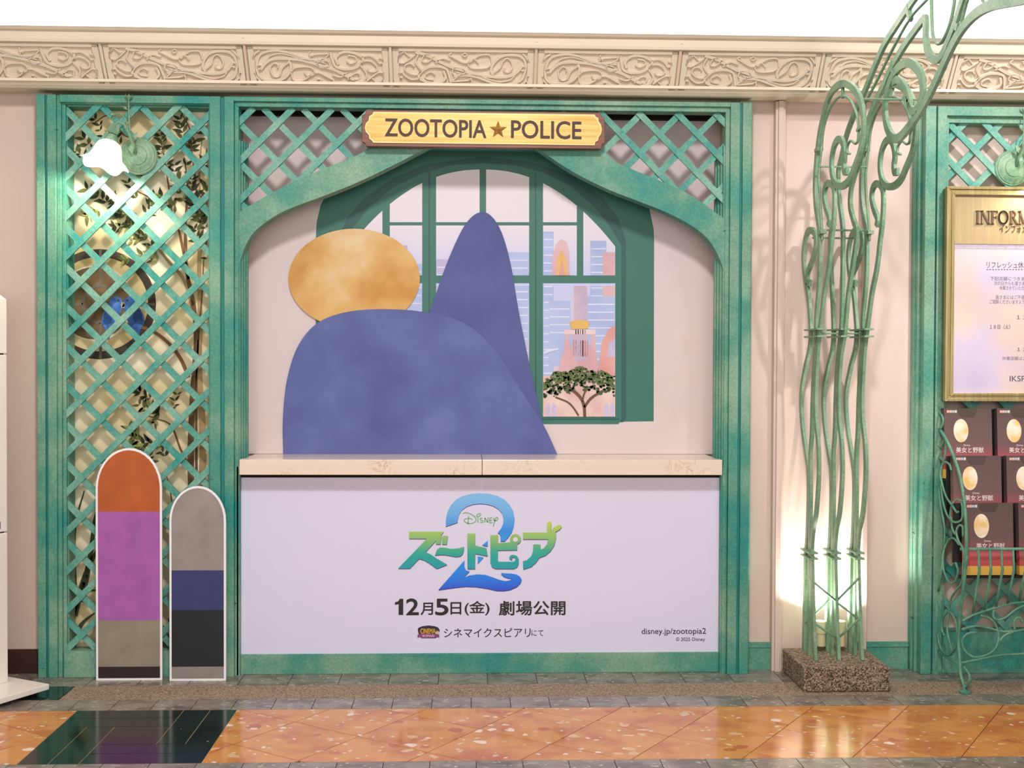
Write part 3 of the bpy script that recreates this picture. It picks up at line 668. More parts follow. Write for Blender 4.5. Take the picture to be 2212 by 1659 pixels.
mp('printed_foreground', rectp(1173, 812, 1329, 900), clouded('mural_foreground', [(.3, 'd9aeae'), (.7, 'ecd2c8')], 9), 9)
for x in (1180, 1192, 1306, 1318): mp('printed_arch_door', [(x, 900), (x, 876), (x+4, 870), (x+8, 876), (x+8, 900)], CITYL, 10)
# flat-topped tree on the print
TRK = mat('mural_trunk', '6b4a32', .6)
mb = MB()
for st, wd in (([(1263, 900), (1262, 880), (1256, 862), (1240, 845), (1222, 835)], 7), ([(1262, 880), (1275, 862), (1292, 850), (1308, 842)], 6), ([(1258, 868), (1262, 850), (1270, 838)], 4), ([(1250, 898), (1238, 880), (1225, 868), (1200, 858)], 4)):
    mb.ribbon([at(x, y, YM-.0098) for x, y in smooth(st, 4)], wd*.0022, .0006, (0, 1, 0))
mb.build('printed_trunk', TRK, mu)
for m_, sd, nl, ly in ((mat('mural_foliage_dark', '4a6038', .7, var=.3, scale=60), 3, 330, 13), (mat('mural_foliage_light', '6a7d49', .7, var=.3, scale=60), 4, 190, 14)):
    mb = MB(); random.seed(sd)
    for k in range(nl):
        while True:
            x = random.uniform(1174, 1328); u = (x-1255)/78; top = 795+26*u*u-4*math.cos(u*9); y = random.uniform(top, 838+20*abs(u)+6*math.sin(x*.2))
            if y < 868: break
        if ly == 14: y = top+(y-top)*.55
        r = random.uniform(2.2, 5); a0 = random.random()*6
        mb.prism([at(min(1328.5, max(1173.5, x+r*math.cos(a0+i*2*PI/6)*random.uniform(.6, 1.2))), y+.7*r*math.sin(a0+i*2*PI/6), YM-.0008*ly) for i in range(6)], (0, .0005, 0))
    mb.build('printed_foliage', m_, mu)['kind'] = 'stuff'
# thin frame edges of the printed window
for q in (rectp(1156, 372, 1158.5, 905), rectp(926, 372, 928.5, 905), rectp(745, 904, 1338, 907)): mp('printed_line', q, TEAL3, 4)
# plain stand-in shapes: gold disc behind two blue hills
HILL = clouded('mural_hill_blue', [(.3, '4a528f'), (.55, '5a649f'), (.75, '6a74ac')], 3.5, .6, 6); HILL2 = clouded('mural_far_hill_blue', [(.3, '434a88'), (.7, '56609c')], 3, .6, 6)
mp('printed_hill', smooth([(880, 986), (905, 760), (940, 640), (975, 545), (1010, 478), (1046, 458), (1078, 490), (1102, 565), (1122, 680), (1155, 840), (1190, 986)], 5), HILL2, 16)
mp('printed_sun', [(765+142*math.cos(a*PI/30), 602+108*math.sin(a*PI/30)) for a in range(60)], clouded('mural_sun_gold', [(.3, 'c98f42'), (.5, 'dcae68'), (.7, 'e8cfa4')], 4, .6, 4), 17)
mp('printed_hill', smooth([(612, 986), (611, 905), (620, 820), (645, 745), (690, 695), (760, 672), (850, 668), (940, 678), (1015, 705), (1075, 765), (1130, 850), (1175, 920), (1206, 986)], 5), HILL, 18)

# ------------------------------------------------------------------ gold name sign
sg = empty('name_sign', (xat(1044), -.02, zat(280)), 'gold plate sign on brown wooden backing board above the arch', 'sign')
YS = -.035
wd = [(782, 249), (789, 246), (791, 237), (1297, 243), (1299, 251), (1306, 254), (1307, 308), (1300, 312), (1298, 321.5), (791, 316), (789, 310), (782, 306)]
MB().prism([at(x, y, YS) for x, y in wd], (0, .034, 0)).build('backing_board', WOOD, sg, bevel=.002)
sx, sy = 770, 220; s4 = 2212/550
gp = [(148, 86), (700, 93), (1500, 103), (2068, 110), (2078, 128), (2100, 140), (2104, 170), (2125, 200), (2132, 240), (2124, 280), (2104, 308), (2100, 335), (2075, 350), (2068, 378), (1500, 370), (700, 362), (145, 355), (132, 335), (112, 322), (108, 290), (80, 260), (72, 222), (82, 185), (106, 160), (110, 125), (138, 108)]
MB().prism([at(sx+x/s4, sy+y/s4, YS-.006) for x, y in gp], (0, .006, 0)).build('plate', GOLDRIM, sg)
def shrink(p, k, kx):
    cx, cy = sum(q[0] for q in p)/len(p), sum(q[1] for q in p)/len(p); return [(1102+(x-1102)*kx, 232+(y-232-.0128*(x-1102))*k+.0128*(x-1102)*1) for x, y in p]
MB().prism([at(sx+x/s4, sy+y/s4, YS-.0066) for x, y in shrink(gp, .90, .988)], (0, .0006, 0)).build('plate_groove', mat('gold_groove', 'c79a3a', .4, .4), sg)
MB().prism([at(sx+x/s4, sy+y/s4, YS-.0074) for x, y in shrink(gp, .86, .984)], (0, .0008, 0)).build('plate_face', GOLD, sg)
ptext('ZOOTOPIA', LETTER, sg, 832, 1050, 259.5, 295, YS-.0074, bold=.016, depth=.001, slope=-.0095)
ptext('POLICE', LETTER, sg, 1104.5, 1255.5, 262.5, 298.5, YS-.0074, bold=.016, depth=.001, slope=-.0095)
c = at(1076, 280.5, YS-.008); st = MB(); R = .0435
ring = [c+Vector((math.sin(i*PI/5), 0, math.cos(i*PI/5)))*(R if i % 2 == 0 else R*.42) for i in range(10)]
st.add(ring+[c+Vector((0, -.016, 0)), c], [(i, (i+1) % 10, 10) for i in range(10)]+[((i+1) % 10, i, 11) for i in range(10)])
st.build('star', brushed('bronze_star', [(.3, 'b07a3c'), (.7, 'd8ab66')], .3, .6), sg)
# round pale boss peeping out below the sign

# ------------------------------------------------------------------ painted garden behind the left trellis
YG = .138
pm = empty('painted_mural', (xat(295), YG, .2), 'painted garden mural of leaves, tree trunk and round window behind the left trellis', 'mural')
MB().box(XI0-.05, XI1+.05, YG, YG+.02, ZBR-.05, ZR+.05).build('plaster_ground', clouded('painted_cream_ground', [(.3, 'd3bb85'), (.45, 'e3d0a6'), (.6, 'efe2c4'), (.75, 'f2e2d2')], 3.2, .8, 4), pm)
PY = YG-.001
def gp_(pts, name, m, layer=1, par=None):
    return MB().prism([at(x, y, YG-.0008*layer) for x, y in pts], (0, .0007, 0)).build(name, m, par or pm)
def ell(cx, cy, rx, ry, n=40): return [(cx+rx*math.cos(2*PI*i/n), cy+ry*math.sin(2*PI*i/n)) for i in range(n)]
def keep(pts, x0=142, x1=449): return [(max(x0, min(x1, x)), y) for x, y in pts]
P_IRON = mat('painted_iron', '3d3128', .7, var=.2, scale=20); P_DK = clouded('painted_dark_room', [(.3, '5f4a30'), (.7, '7a6240')], 5); P_CR = clouded('painted_reveal', [(.3, 'c2a566'), (.7, 'e2cd9c')], 4)
gp_(keep(ell(214, 657, 123, 119)), 'painted_ring', P_IRON, 1); gp_(keep(ell(214, 657, 106, 102)), 'painted_reveal', P_CR, 2)
gp_(keep(ell(206, 655, 84, 82)), 'painted_reveal', mat('painted_light_rim', 'e8d9b4', .8), 3); gp_(keep(ell(203, 655, 78, 78)), 'painted_opening', P_DK, 4)
def pstroke(name, st, wpx, m, layer):
    mb = MB(); wd = (lambda t: (wpx[0]+(wpx[1]-wpx[0])*t)*.00223) if isinstance(wpx, tuple) else wpx*.00223
    mb.ribbon([at(x, y, YG-.0008*layer) for x, y in smooth(st, 5)], wd, .0006, (0, 1, 0)); return mb.build(name, m, pm)
P_BAR = mat('painted_bar', '6b625a', .7, var=.15)
pstroke('painted_bar', ell(217, 657, 38, 40, 14)+[(255, 657)], 6, P_BAR, 5)
for st in ([(217, 540), (217, 617)], [(217, 697), (217, 775)], [(255, 657), (334, 657)], [(152, 657), (179, 657)]): pstroke('painted_bar', st, 6, P_BAR, 5)
TR = mat('painted_trunk', '6a4f35', .8, var=.3, scale=14); TR2 = mat('painted_trunk_light', 'a88d63', .8, var=.25, scale=14); TW = mat('painted_twig', '7a5230', .8, var=.2)
for st, wd, m in (([(415, 1405), (418, 1200), (412, 1000), (416, 860), (424, 740), (418, 660), (404, 590), (400, 530), (402, 460), (405, 400), (398, 340)], (17, 2), TR),
                  ([(440, 1405), (436, 1150), (438, 950), (430, 800), (432, 680), (430, 560), (436, 470), (430, 380), (436, 300)], (19, 2), TR2),
                  ([(428, 1405), (425, 1100), (424, 900), (427, 760), (436, 640), (440, 560)], (7, 2), TR),
                  ([(424, 700), (400, 610), (360, 560), (330, 520), (300, 480), (285, 455)], (9, 2), TR2), ([(418, 660), (396, 545), (380, 480), (350, 440), (320, 425), (270, 400)], (6, 2), TW),
                  ([(195, 682), (225, 685), (260, 697), (300, 706), (330, 715), (365, 742), (390, 775), (408, 815)], (5, 8), TW), ([(412, 1010), (390, 970), (370, 920), (340, 905), (310, 895)], (5, 2), TW),
                  ([(412, 1050), (380, 1110), (366, 1050), (358, 1022)], (4, 2), TW), ([(425, 420), (415, 330), (410, 280), (395, 250)], (4, 2), TW), ([(372, 460), (355, 340), (345, 300)], (4, 2), TW), ([(300, 300), (265, 290), (235, 250), (205, 265)], (3, 2), TW), ([(330, 380), (280, 375), (215, 340), (190, 330)], (3, 2), TW)):
    pstroke('painted_branch', st, wd, m, 3 if m is TR2 else 4)
LV = [mat('painted_leaf_dark', '323a1f', .8, var=.3, scale=30), mat('painted_leaf_green', '59602f', .8, var=.3, scale=30), mat('painted_leaf_pale', '8f9455', .8, var=.25, scale=30)]
lb = [MB(), MB(), MB()]
def leaf(x, y, a, L, k):
    c, s = math.cos(a), math.sin(a); w = L*.17; o = []
    for u, v in ((0, 0), (.3, 1), (.6, .8), (1, 0), (.6, -.8), (.3, -1)):
        px, py = x+c*L*u-s*w*v, y+s*L*u+c*w*v
        o.append(at(max(143, min(448, px)), max(238, min(1404, py)), YG-.0008*(5+k*.4)))
    lb[k].prism(o, (0, .0005, 0))
random.seed(21)
def sprig(x0, y0, x1, y1, n, L, tone):
    for i in range(n):
        t = (i+.6)/n; x = x0+(x1-x0)*t+random.uniform(-4, 4); y = y0+(y1-y0)*t+random.uniform(-4, 4); d = math.atan2(y1-y0, x1-x0)
        for sd in (-1, 1): leaf(x, y, d+sd*random.uniform(.4, 1.3), L*random.uniform(.95, 1.5), random.choice(tone))
A = (0, 0, 1); B = (0, 1, 1, 2); Cc = (1, 2, 2)
for sp in ((230, 300, 203, 252, 4, 13, A), (262, 320, 232, 285, 4, 16, B), (200, 345, 160, 322, 4, 16, A), (215, 330, 175, 300, 3, 18, A), (265, 350, 205, 335, 4, 14, B), (250, 300, 258, 272, 3, 14, B),
           (398, 300, 388, 255, 5, 17, A), (410, 330, 428, 275, 5, 17, A), (352, 330, 347, 280, 5, 18, A), (362, 380, 345, 310, 5, 17, B), (400, 360, 412, 320, 4, 15, A), (430, 380, 446, 330, 4, 16, A), (385, 400, 372, 350, 4, 15, B),
           (420, 450, 412, 385, 7, 18, A), (440, 450, 446, 400, 5, 18, A), (400, 440, 380, 400, 5, 16, B), (436, 480, 418, 430, 6, 18, A), (446, 500, 430, 455, 5, 17, A), (380, 460, 345, 420, 6, 17, B), (360, 450, 330, 425, 5, 16, A), (440, 530, 415, 490, 5, 17, A), (446, 560, 436, 520, 4, 15, A),
           (235, 440, 190, 405, 6, 18, A), (215, 450, 185, 470, 4, 17, Cc), (270, 455, 240, 430, 5, 17, A), (300, 470, 250, 460, 6, 18, A), (280, 485, 245, 490, 5, 16, B), (310, 460, 330, 440, 4, 16, A), (300, 500, 270, 480, 4, 16, A), (330, 530, 300, 505, 4, 17, A), (300, 430, 275, 390, 4, 15, A),
           (330, 560, 296, 545, 5, 15, Cc), (345, 565, 320, 545, 4, 15, Cc), (310, 520, 270, 515, 4, 14, Cc), (285, 555, 262, 560, 4, 14, Cc),
           (330, 865, 290, 838, 6, 17, A), (345, 890, 300, 870, 6, 15, B), (340, 900, 325, 925, 3, 14, Cc), (372, 890, 380, 850, 4, 13, B), (300, 950, 275, 920, 5, 17, B), (330, 965, 285, 945, 6, 17, B), (330, 990, 300, 965, 5, 17, A), (360, 985, 340, 955, 5, 16, B), (300, 980, 270, 955, 4, 14, Cc), (350, 900, 310, 880, 5, 15, A), (300, 990, 330, 1000, 4, 15, A)):
    sprig(*sp)
for k in range(3): lb[k].build('painted_foliage', LV[k], pm)['kind'] = 'stuff'
for st in ([(160, 1290), (158, 1200), (163, 1130), (182, 1060)], [(175, 1300), (195, 1200), (203, 1130), (212, 1090)], [(150, 1300), (150, 1240), (147, 1190)], [(160, 1330), (185, 1240), (215, 1180), (235, 1150)], [(150, 1400), (160, 1320), (180, 1280), (215, 1275)], [(155, 1400), (175, 1350), (210, 1320)]):
    pstroke('painted_blade', st, (15, 2), mat('painted_blade_green', '3a4427', .8, var=.3) if st[0] == (160, 1290) else bpy.data.materials['painted_blade_green'], 5)
random.seed(5); mb = MB()
for k in range(26):
    x = random.uniform(345, 446); mb.ribbon([at(x, 1404, YG-.003), at(x+random.uniform(-6, 6), 1380, YG-.003), at(min(447, x+random.uniform(-16, 16)), random.uniform(1330, 1365), YG-.003)], .005, .0005, (0, 1, 0))
mb.build('painted_reeds', mat('painted_reed_brown', '54421f', .8), pm)['kind'] = 'stuff'
for cx, cy, s, n in ((244, 672, 1, 'l'), (287, 672, -1, 'r')):
    q = [(cx+s*x, cy+y) for x, y in ((24, -12), (18, -27), (6, -33), (-4, -28), (-12, -12), (-22, 6), (-26, 22), (-16, 40), (-14, 58), (-8, 62), (-6, 42), (6, 34), (14, 14), (18, -2))]
    gp_(q, 'painted_bird', clouded('painted_bird_blue_'+('light' if s > 0 else 'dark'), [(.3, '2b5aa8'), (.7, '5d8fd6')] if s > 0 else [(.3, '17407f'), (.7, '3f78c4')], 30), 8)
    gp_([(cx+s*x, cy+y) for x, y in ((19, -20), (26, -15), (24, -6), (17, -11))], 'painted_beak', mat('painted_beak_'+('light' if s > 0 else 'dark'), 'c9b48c', .7), 9)
    gp_(ell(cx+s*12, cy-23, 2.6, 2.6, 10), 'painted_eye', P_IRON, 9)
    gp_([(cx-s*10, cy-8), (cx+s*2, cy+2), (cx-s*4, cy+26), (cx-s*22, cy+30), (cx-s*20, cy+8)], 'painted_wing', mat('painted_wing_'+('light' if s > 0 else 'dark'), '2c57a0' if s > 0 else '143a73', .7, var=.2, scale=40), 9)

# ------------------------------------------------------------------ flower sconces
SHADE = glow('lit_glass_shade', 'fff4e2', 2.2)
def sconce(cx, cy, sx, Yp, label, energy):
    c = at(cx, cy, Yp); u = .00222
    t = empty('wall_lamp', c, label, 'lamp', 'flower wall lamps')
    def q(dx, dy, out): return c+Vector((sx*(dx-300)*u, -out, -(dy-338)*u))
    MB().lathe([(.086, 0), (.089, .006), (.084, .012), (.078, .012), (.076, .016), (.066, .018), (.060, .024), (.046, .026), (.043, .030), (.02, .031), (.012, .034)], c, (0, -1, 0), 40).build('backplate', IRON, t, smooth=True)
    MB().tube([q(297, 336, .03), q(296, 320, .05), q(292, 298, .09), q(284, 280, .12), q(274, 277, .13), q(267, 283, .13), q(266, 292, .13)], lambda k: .008).build('arm', IRON, t, smooth='all')
    ax = Vector((sx*-.06, -.07, -.30)).normalized(); top = q(266, 289, .13)
    MB().lathe([(.010, -.012), (.024, 0), (.026, .02), (.020, .034)], top, ax, 18, wob=lambda r, h, a, k: (r*(1+.10*math.cos(6*a)), h-(.012*abs(math.cos(3*a)) if k < .1 else 0))).build('leaf_cup', IRON, t, smooth=True)
    h0 = top+ax*.034
    MB().lathe([(.014, 0), (.026, .006), (.030, .026), (.028, .034)], h0, ax, 22).build('socket_cap', IRON, t, smooth=True)
    MB().lathe([(.021, .032), (.021, .042)], h0, ax, 18).build('socket_ring', mat('copper_ring', 'a8643f', .4, .4) if 'copper_ring' not in bpy.data.materials else bpy.data.materials['copper_ring'], t, smooth=True)
    pf = [(.022, .036), (.038, .040), (.052, .052), (.060, .072), (.066, .096), (.074, .118), (.088, .136), (.106, .146)]
    def wob(r, h, a, k): f = max(0, (k-.6)/.4); return (r*(1+.07*f*math.cos(5*a)), h+.010*f*math.cos(5*a))
    mb = MB().lathe(pf, h0, ax, 50, cap=False, wob=wob); sh = mb.build('glass_shade', SHADE, t, smooth='all')
    so = sh.modifiers.new('thickness', 'SOLIDIFY'); so.thickness = .003
    MB().tube([q(296, 335, .035), q(291, 310, .06), q(288, 280, .06), q(285, 250, .05), q(284, 222, .04)], .0032, 6).build('stem', IRON, t, smooth='all')
    MB().tube([q(289, 300, .06), q(283, 275, .06), q(277, 260, .06), q(270, 254, .06), q(262, 255, .065)], .0028, 6).build('stem', IRON, t, smooth='all')
    def petals(name, o, n, L, W, dirn):
        mb = MB(); d0 = Vector(dirn).normalized(); e = d0.orthogonal().normalized(); f = d0.cross(e)
        for k in range(n):
            a = 2*PI*k/n; r = (e*math.cos(a)+f*math.sin(a)); s_ = d0.cross(r)
            mb.add([o, o+d0*L*.45+r*L*.40+s_*W, o+d0*L*.9+r*L*.5, o+d0*L*.45+r*L*.40-s_*W, o+d0*L*.45+r*L*.34], [(0, 1, 4), (1, 2, 4), (2, 3, 4), (3, 0, 4)])
        return mb.build(name, IRON, t)
    petals('bud', q(284, 224, .04), 6, .036, .009, (.1*sx, -.2, 1)); petals('flower', q(263, 255, .065), 6, .038, .012, (-.8*sx, -.3, -.35))
    for x, y, x2, y2 in ((288, 262, 296, 250), (284, 245, 272, 236), (290, 315, 304, 290), (291, 312, 292, 340), (292, 350, 298, 366)):
        a, b = q(x, y, .055), q(x2, y2, .05); d = b-a; s_ = d.cross(Vector((0, -1, 0))).normalized()*d.length*.22; m_ = a.lerp(b, .5)+Vector((0, -.006, 0))
        MB().add([a, m_+s_, b, m_-s_, m_+Vector((0, -.004, 0))], [(0, 1, 4), (1, 2, 4), (2, 3, 4), (3, 0, 4), (3, 2, 1, 0)]).build('leaf', IRON, t)
    l = bpy.data.lights.new('bulb', 'POINT'); l.energy = energy; l.color = (1, .88, .68); l.shadow_soft_size = .025
    lo = bpy.data.objects.new('bulb', l); C.objects.link(lo); lo.location = h0+ax*.13+Vector((sx*.035, -.03, 0))
sconce(300, 338, 1, .026, 'green flower wall lamp with lit white bell shade on the left trellis', 15)
sconce(2186, 364, -1, .02, 'green flower wall lamp with lit shade above the information board, cut by the photo edge', 12)

# ------------------------------------------------------------------ two plain cut-out boards (stand-ins without figures)
CUTW = mat('cutout_white_edge', 'f1eef0', .5, var=.01)
def standee(name, label, x0, x1, yt, yb, rx, bands, Y):
    cx = (x0+x1)/2; t = empty(name, atz(cx, yb, 0), label, 'display board'); t.location.y = Y; t.location.z = 0
    xa, xb = at(x0, (yt+yb)/2, Y).x, at(x1, (yt+yb)/2, Y).x; zt = at(cx, yt, Y).z; r = (xb-xa)/2; xm = (xa+xb)/2
    def out(i): 
        rr = r-i; hh = min(rr*1.25, (zt-.02)/2); return [(xm-rr, i), (xm+rr, i)]+[(xm+rr*math.cos(a*PI/18), zt-i-hh+hh*math.sin(a*PI/18)) for a in range(19)]
    MB().prism([(x, Y, z) for x, z in out(0)], (0, .010, 0)).build('board', CUTW, t)
    ins = out(.010)
    for k, (ya, yc, col) in enumerate(bands):
        za, zc = at(cx, yc, Y).z if yc < yb else 0, at(cx, ya, Y).z if ya > yt else zt+1
        p = clip(clip(ins, lambda q: q[1]-za), lambda q: zc-q[1])
        if len(p) > 2: MB().prism([(x, Y-.0008, z) for x, z in p], (0, .0008, 0)).build('printed_band', mat(name+'_band_%s' % col, col, .5, var=.12, scale=10), t)
    # folded card strut behind
    MB().prism([(xm-.02, Y+.01, .0), (xm-.02, Y+.01, zt*.5), (xm-.02, Y+.035, 0)], (.04, 0, 0)).build('strut', mat('cardboard', 'b79b74', .9) if 'cardboard' not in bpy.data.materials else bpy.data.materials['cardboard'], t)
standee('tall_standee', 'tall plain round-topped cut-out board with orange, purple and tan bands, before the left trellis', 207, 350, 968, 1467, 1, ((960, 1105, 'b4571f'), (1105, 1340, 'a45aa6'), (1340, 1440, '8e8472'), (1440, 1467, '24140f')), -.045)
standee('small_standee', 'small plain round-topped cut-out board with grey, navy and black bands, beside the tall one', 366, 488, 1050, 1470, 1, ((1040, 1232, '948a86'), (1232, 1318, '30366a'), (1318, 1440, '15151f'), (1440, 1470, '8d837f')), -.060)

# ------------------------------------------------------------------ white machine at the left edge
Rk = atz(106.5, 1477, .046); u1 = (atz(17.7, 1461, .046)-Rk).normalized(); u2 = Vector((u1.y, -u1.x, 0)); 
if u2.y > 0: u2 = -u2
Kc = atz(17.7, 1473, .046)
kk = empty('machine_cabinet', (Kc.x-.1, Kc.y, 0), 'tall cream white machine cabinet on a flat base plate at the left edge', 'machine')
def obox(o, a, la, b, lb_, z0, z1):
    return MB().prism([o.xy.to_3d()+Vector((0, 0, z0))+q for q in (Vector((0, 0, 0)), a*la, a*la+b*lb_, b*lb_)], (0, 0, z1-z0))
obox(Rk, u1, .62, u2, .62, .020, .046).build('base_plate', KIOSK, kk, bevel=.003)
def kz(py): d = ray(12, py); s = (Kc-CAM).dot(_fw)/d.dot(_fw); return (CAM+d*s).z
z1, z2, z3 = kz(1148), kz(765), kz(648)
obox(Kc, u1, .42, u2, .45, .046, z1-.003).build('lower_section', KIOSK, kk, bevel=.004)
obox(Kc, u1, .42, u2, .45, z1+.003, z2-.003).build('middle_section', KIOSK, kk, bevel=.004)
ub = obox(Kc, u1, .42, u2, .45, z2+.003, z3); 
top = [p+Vector((0, 0, z3)) for p in (Kc.xy.to_3d(), Kc.xy.to_3d()+u1*.42, Kc.xy.to_3d()+u1*.42+u2*.45, Kc.xy.to_3d()+u2*.45)]
ins = [p+((u1*.21+u2*.225+Kc.xy.to_3d()+Vector((0, 0, z3)))-p).normalized()*.06+Vector((0, 0, .05)) for p in top]
ub.add(top+ins, [(0, 1, 5, 4), (1, 2, 6, 5), (2, 3, 7, 6), (3, 0, 4, 7), (4, 5, 6, 7)]).build('upper_section', KIOSK, kk, bevel=.003)
obox(Kc+u1*.01+u2*.01, u1, .40, u2, .43, .046, z3).build('core', DARK, kk)
for a, b in ((.05, .05), (.57, .05), (.05, .57), (.57, .57)):
    p = Rk+u1*a+u2*b; MB().lathe([(.016, 0), (.018, .004), (.018, .018), (.012, .021)], (p.x, p.y, 0), (0, 0, 1), 14).build('foot', DARK, kk, smooth=True)
nf = Vector((-u2.y, u2.x, 0)); nf = nf if nf.dot(u1) < 0 else -nf      # outward of the visible face
zM = kz(1139); o_m = Kc.xy.to_3d()+u2*.028+Vector((0, 0, zM)); mb = MB()
for a, b in (((0, 0), (0, .032)), ((0, .032), (.017, .004)), ((.017, .004), (.034, .032)), ((.034, .032), (.034, 0))):
    mb.bar(o_m+u2*(.05-a[0])+Vector((0, 0, a[1]))+nf*.002, o_m+u2*(.05-b[0])+Vector((0, 0, b[1]))+nf*.002, .007, .002, nf)
mb.build('lettering', mat('blue_letter', '1f3a8c', .4), kk)

# ------------------------------------------------------------------ right trellis unit
rt = empty('trellis_panel', (xat(2200), .05, 0), 'verdigris green trellis panel behind the information board, cut by the right photo edge', 'trellis')
XE = xat(2420, -.02)
X = [xat(1974, .05), xat(1981, .025), xat(1995, -.02), xat(2017.5, -.02), xat(2021, -.02), xat(2041, -.02), xat(2045, 0)]
post(rt, [(X[0], X[2], .055), (X[1], X[2], .025), (X[2], X[3], -.02), (X[4], X[5], -.02), (X[5], X[6], 0)], 0, HT-.01)
MB().box(X[3], X[4], 0, .09, 0, HT-.011).build('groove', GROOVE, rt)
X0r = X[6]; X1r = X0r+.68
post(rt, [(X1r, X1r+.01, 0), (X1r+.01, X1r+.06, -.02), (X1r+.068, X1r+.11, -.02)], 0, HT-.01)
MB().box(X[5]-.01, X1r+.02, -.018, .1, HT-.055, HT-.01).box(X0r-.01, X1r+.01, .005, .1, HT-.085, HT-.05).build('head_rail', GREEN, rt, bevel=.002)
MB().box(X0r-.01, X1r+.01, -.005, .1, 0, .20).build('bottom_rail', GREEN, rt, bevel=.002)
a = at(2050.7, 268, .02); b = at(2090, 261, .02)
slats(rt, lambda x, z: X0r < x < X1r and .20 < z < HT-.085, X0r, X1r, .2, HT-.085, b.z-(b.x-X0r), a.z+(a.x-X0r), .178, 'down', .02)
tag(MB().box(X0r-.06, X1r+.2, .105, .13, 0, HT).build('wall_right', PLASTER), kind='structure')

# ------------------------------------------------------------------ information board
YN = -.085
nb = empty('notice_board', (xat(2214, YN), 0, at(2214, 868, YN).z), 'bronze framed information board with pale pink notice, hanging above the leaflet rack', 'notice board')
fx0, fz1, fz0 = at(2044, 640, YN).x, at(2044, 402, YN).z, at(2044, 867, YN).z; cxn = at(2214, 640, YN).x; fx1 = 2*cxn-fx0
MB().box(fx0+.004, fx1-.004, YN+.027, -.022, fz0+.004, fz1-.004).build('case', BRONZEDARK, nb, bevel=.004)
def frame(i0, i1, y, name, m):
    mb = MB(); a0, a1, c0, c1 = fx0+i0, fx1-i0, fz0+i0, fz1-i0; b0, b1, d0, d1 = fx0+i1, fx1-i1, fz0+i1, fz1-i1
    for q in ([(a0, c0), (a1, c0), (b1, d0), (b0, d0)], [(a0, c1), (a1, c1), (b1, d1), (b0, d1)], [(a0, c0), (b0, d0), (b0, d1), (a0, c1)], [(a1, c0), (b1, d0), (b1, d1), (a1, c1)]):
        mb.prism([(x, y, z) for x, z in q], (0, .028, 0))
    return mb.build(name, m, nb, bevel=.002)
frame(0, .014, YN, 'frame', BRONZE); frame(.014, .026, YN+.007, 'frame', BRONZE); frame(.026, .040, YN+.003, 'frame', BRONZE)
zh = at(2214, 528, YN+.018).z
MB().box(fx0+.039, fx1-.039, YN+.018, YN+.024, zh, fz1-.039).build('header_plate', HEADER, nb)
MB().box(fx0+.039, fx1-.039, YN+.022, YN+.026, fz0+.039, zh).build('notice_sheet', clouded('pastel_notice_print', [(.32, 'c0b4cc'), (.45, 'c8bacc'), (.55, 'd2bcc0'), (.66, 'd4bfb4')], 3.2, .4, 2), nb)
MB().box(fx0+.039, fx1-.039, YN+.021, YN+.022, zh-.022, zh).build('sheet_top_band', mat('sheet_band', 'b0a2b4', .5, var=.12, scale=60), nb)
NT = mat('raised_brown_letter', '5a4332', .5, var=.1); GT = mat('grey_print', '4e4652', .6, var=.05); LT = mat('pale_grey_print', '7d7388', .6, var=.05)
def serif(word, x0, x1, y0, y1, Y, m, par):
    K, H = .15, .055                       # stem and hairline
    def st(x, w=K): return [([(x, 0), (x, 1)], w), ([(x-.17, .02), (x+.17, .02)], .05), ([(x-.17, .98), (x+.17, .98)], .05)]
    arc = lambda cx, cy, rx, ry, a, b, n=14: [(cx+rx*math.cos(a+(b-a)*i/n), cy+ry*math.sin(a+(b-a)*i/n)) for i in range(n+1)]
    G = {'I': (.44, st(.22)), 'N': (1.02, st(.18, H)+st(.86, H)+[([(.18, 1), (.86, 0)], K)]), 'F': (.74, st(.22)+[([(.22, .975), (.68, .975)], H), ([(.66, .99), (.68, .80)], H), ([(.22, .52), (.56, .52)], H), ([(.56, .62), (.56, .42)], H)]),
         'O': (1.06, [(arc(.5, .5, .42, .47, .5*PI, 1.5*PI), K), (arc(.5, .5, .42, .47, -.5*PI, .5*PI), K), (arc(.5, .5, .42, .47, 0, 2*PI, 28), H*1.4)]), 'R': (.86, st(.22)+[(arc(.34, .745, .28, .23, -.5*PI, .5*PI), K*.8), ([(.22, .975), (.36, .975)], H), ([(.22, .515), (.36, .515)], H), ([(.42, .52), (.80, .02)], K), ([(.70, .02), (.92, .02)], .05)]),
         'M': (1.22, st(.18, H)+st(1.02)+[([(.18, 1), (.58, .06)], K), ([(.58, .06), (1.0, 1)], H)]), 'A': (.98, [([(.14, 0), (.48, 1)], H), ([(.46, 1), (.84, 0)], K), ([(.26, .34), (.68, .34)], H), ([(.02, .02), (.28, .02)], .05), ([(.68, .02), (.98, .02)], .05)]),
         'T': (.84, [([(.42, 0), (.42, 1)], K), ([(.06, .975), (.78, .975)], H), ([(.07, .99), (.07, .78)], H), ([(.77, .99), (.77, .78)], H), ([(.26, .02), (.58, .02)], .05)])}
    tot = sum(G[c][0] for c in word); a = at(x0, y1, Y); b = at(x1, y0, Y); sx = (b.x-a.x)/tot; sz = b.z-a.z; u = 0
    for c in word:
        mb = MB()
        for pts, w in G[c][1]: mb.ribbon([(a.x+(u+px_)*sx, Y-.003, a.z+pz_*sz) for px_, pz_ in pts], w*sz*.9, .006, (0, 1, 0))
        mb.build('letter', m, par); u += G[c][0]
serif('INFORMATION', 2106, 2322, 457, 484, YN+.018, NT, nb)
ptext('インフォメーション', NT, nb, 2159, 2267, 487.5, 502, YN+.018, depth=.004, bold=.004)
yp = YN+.022
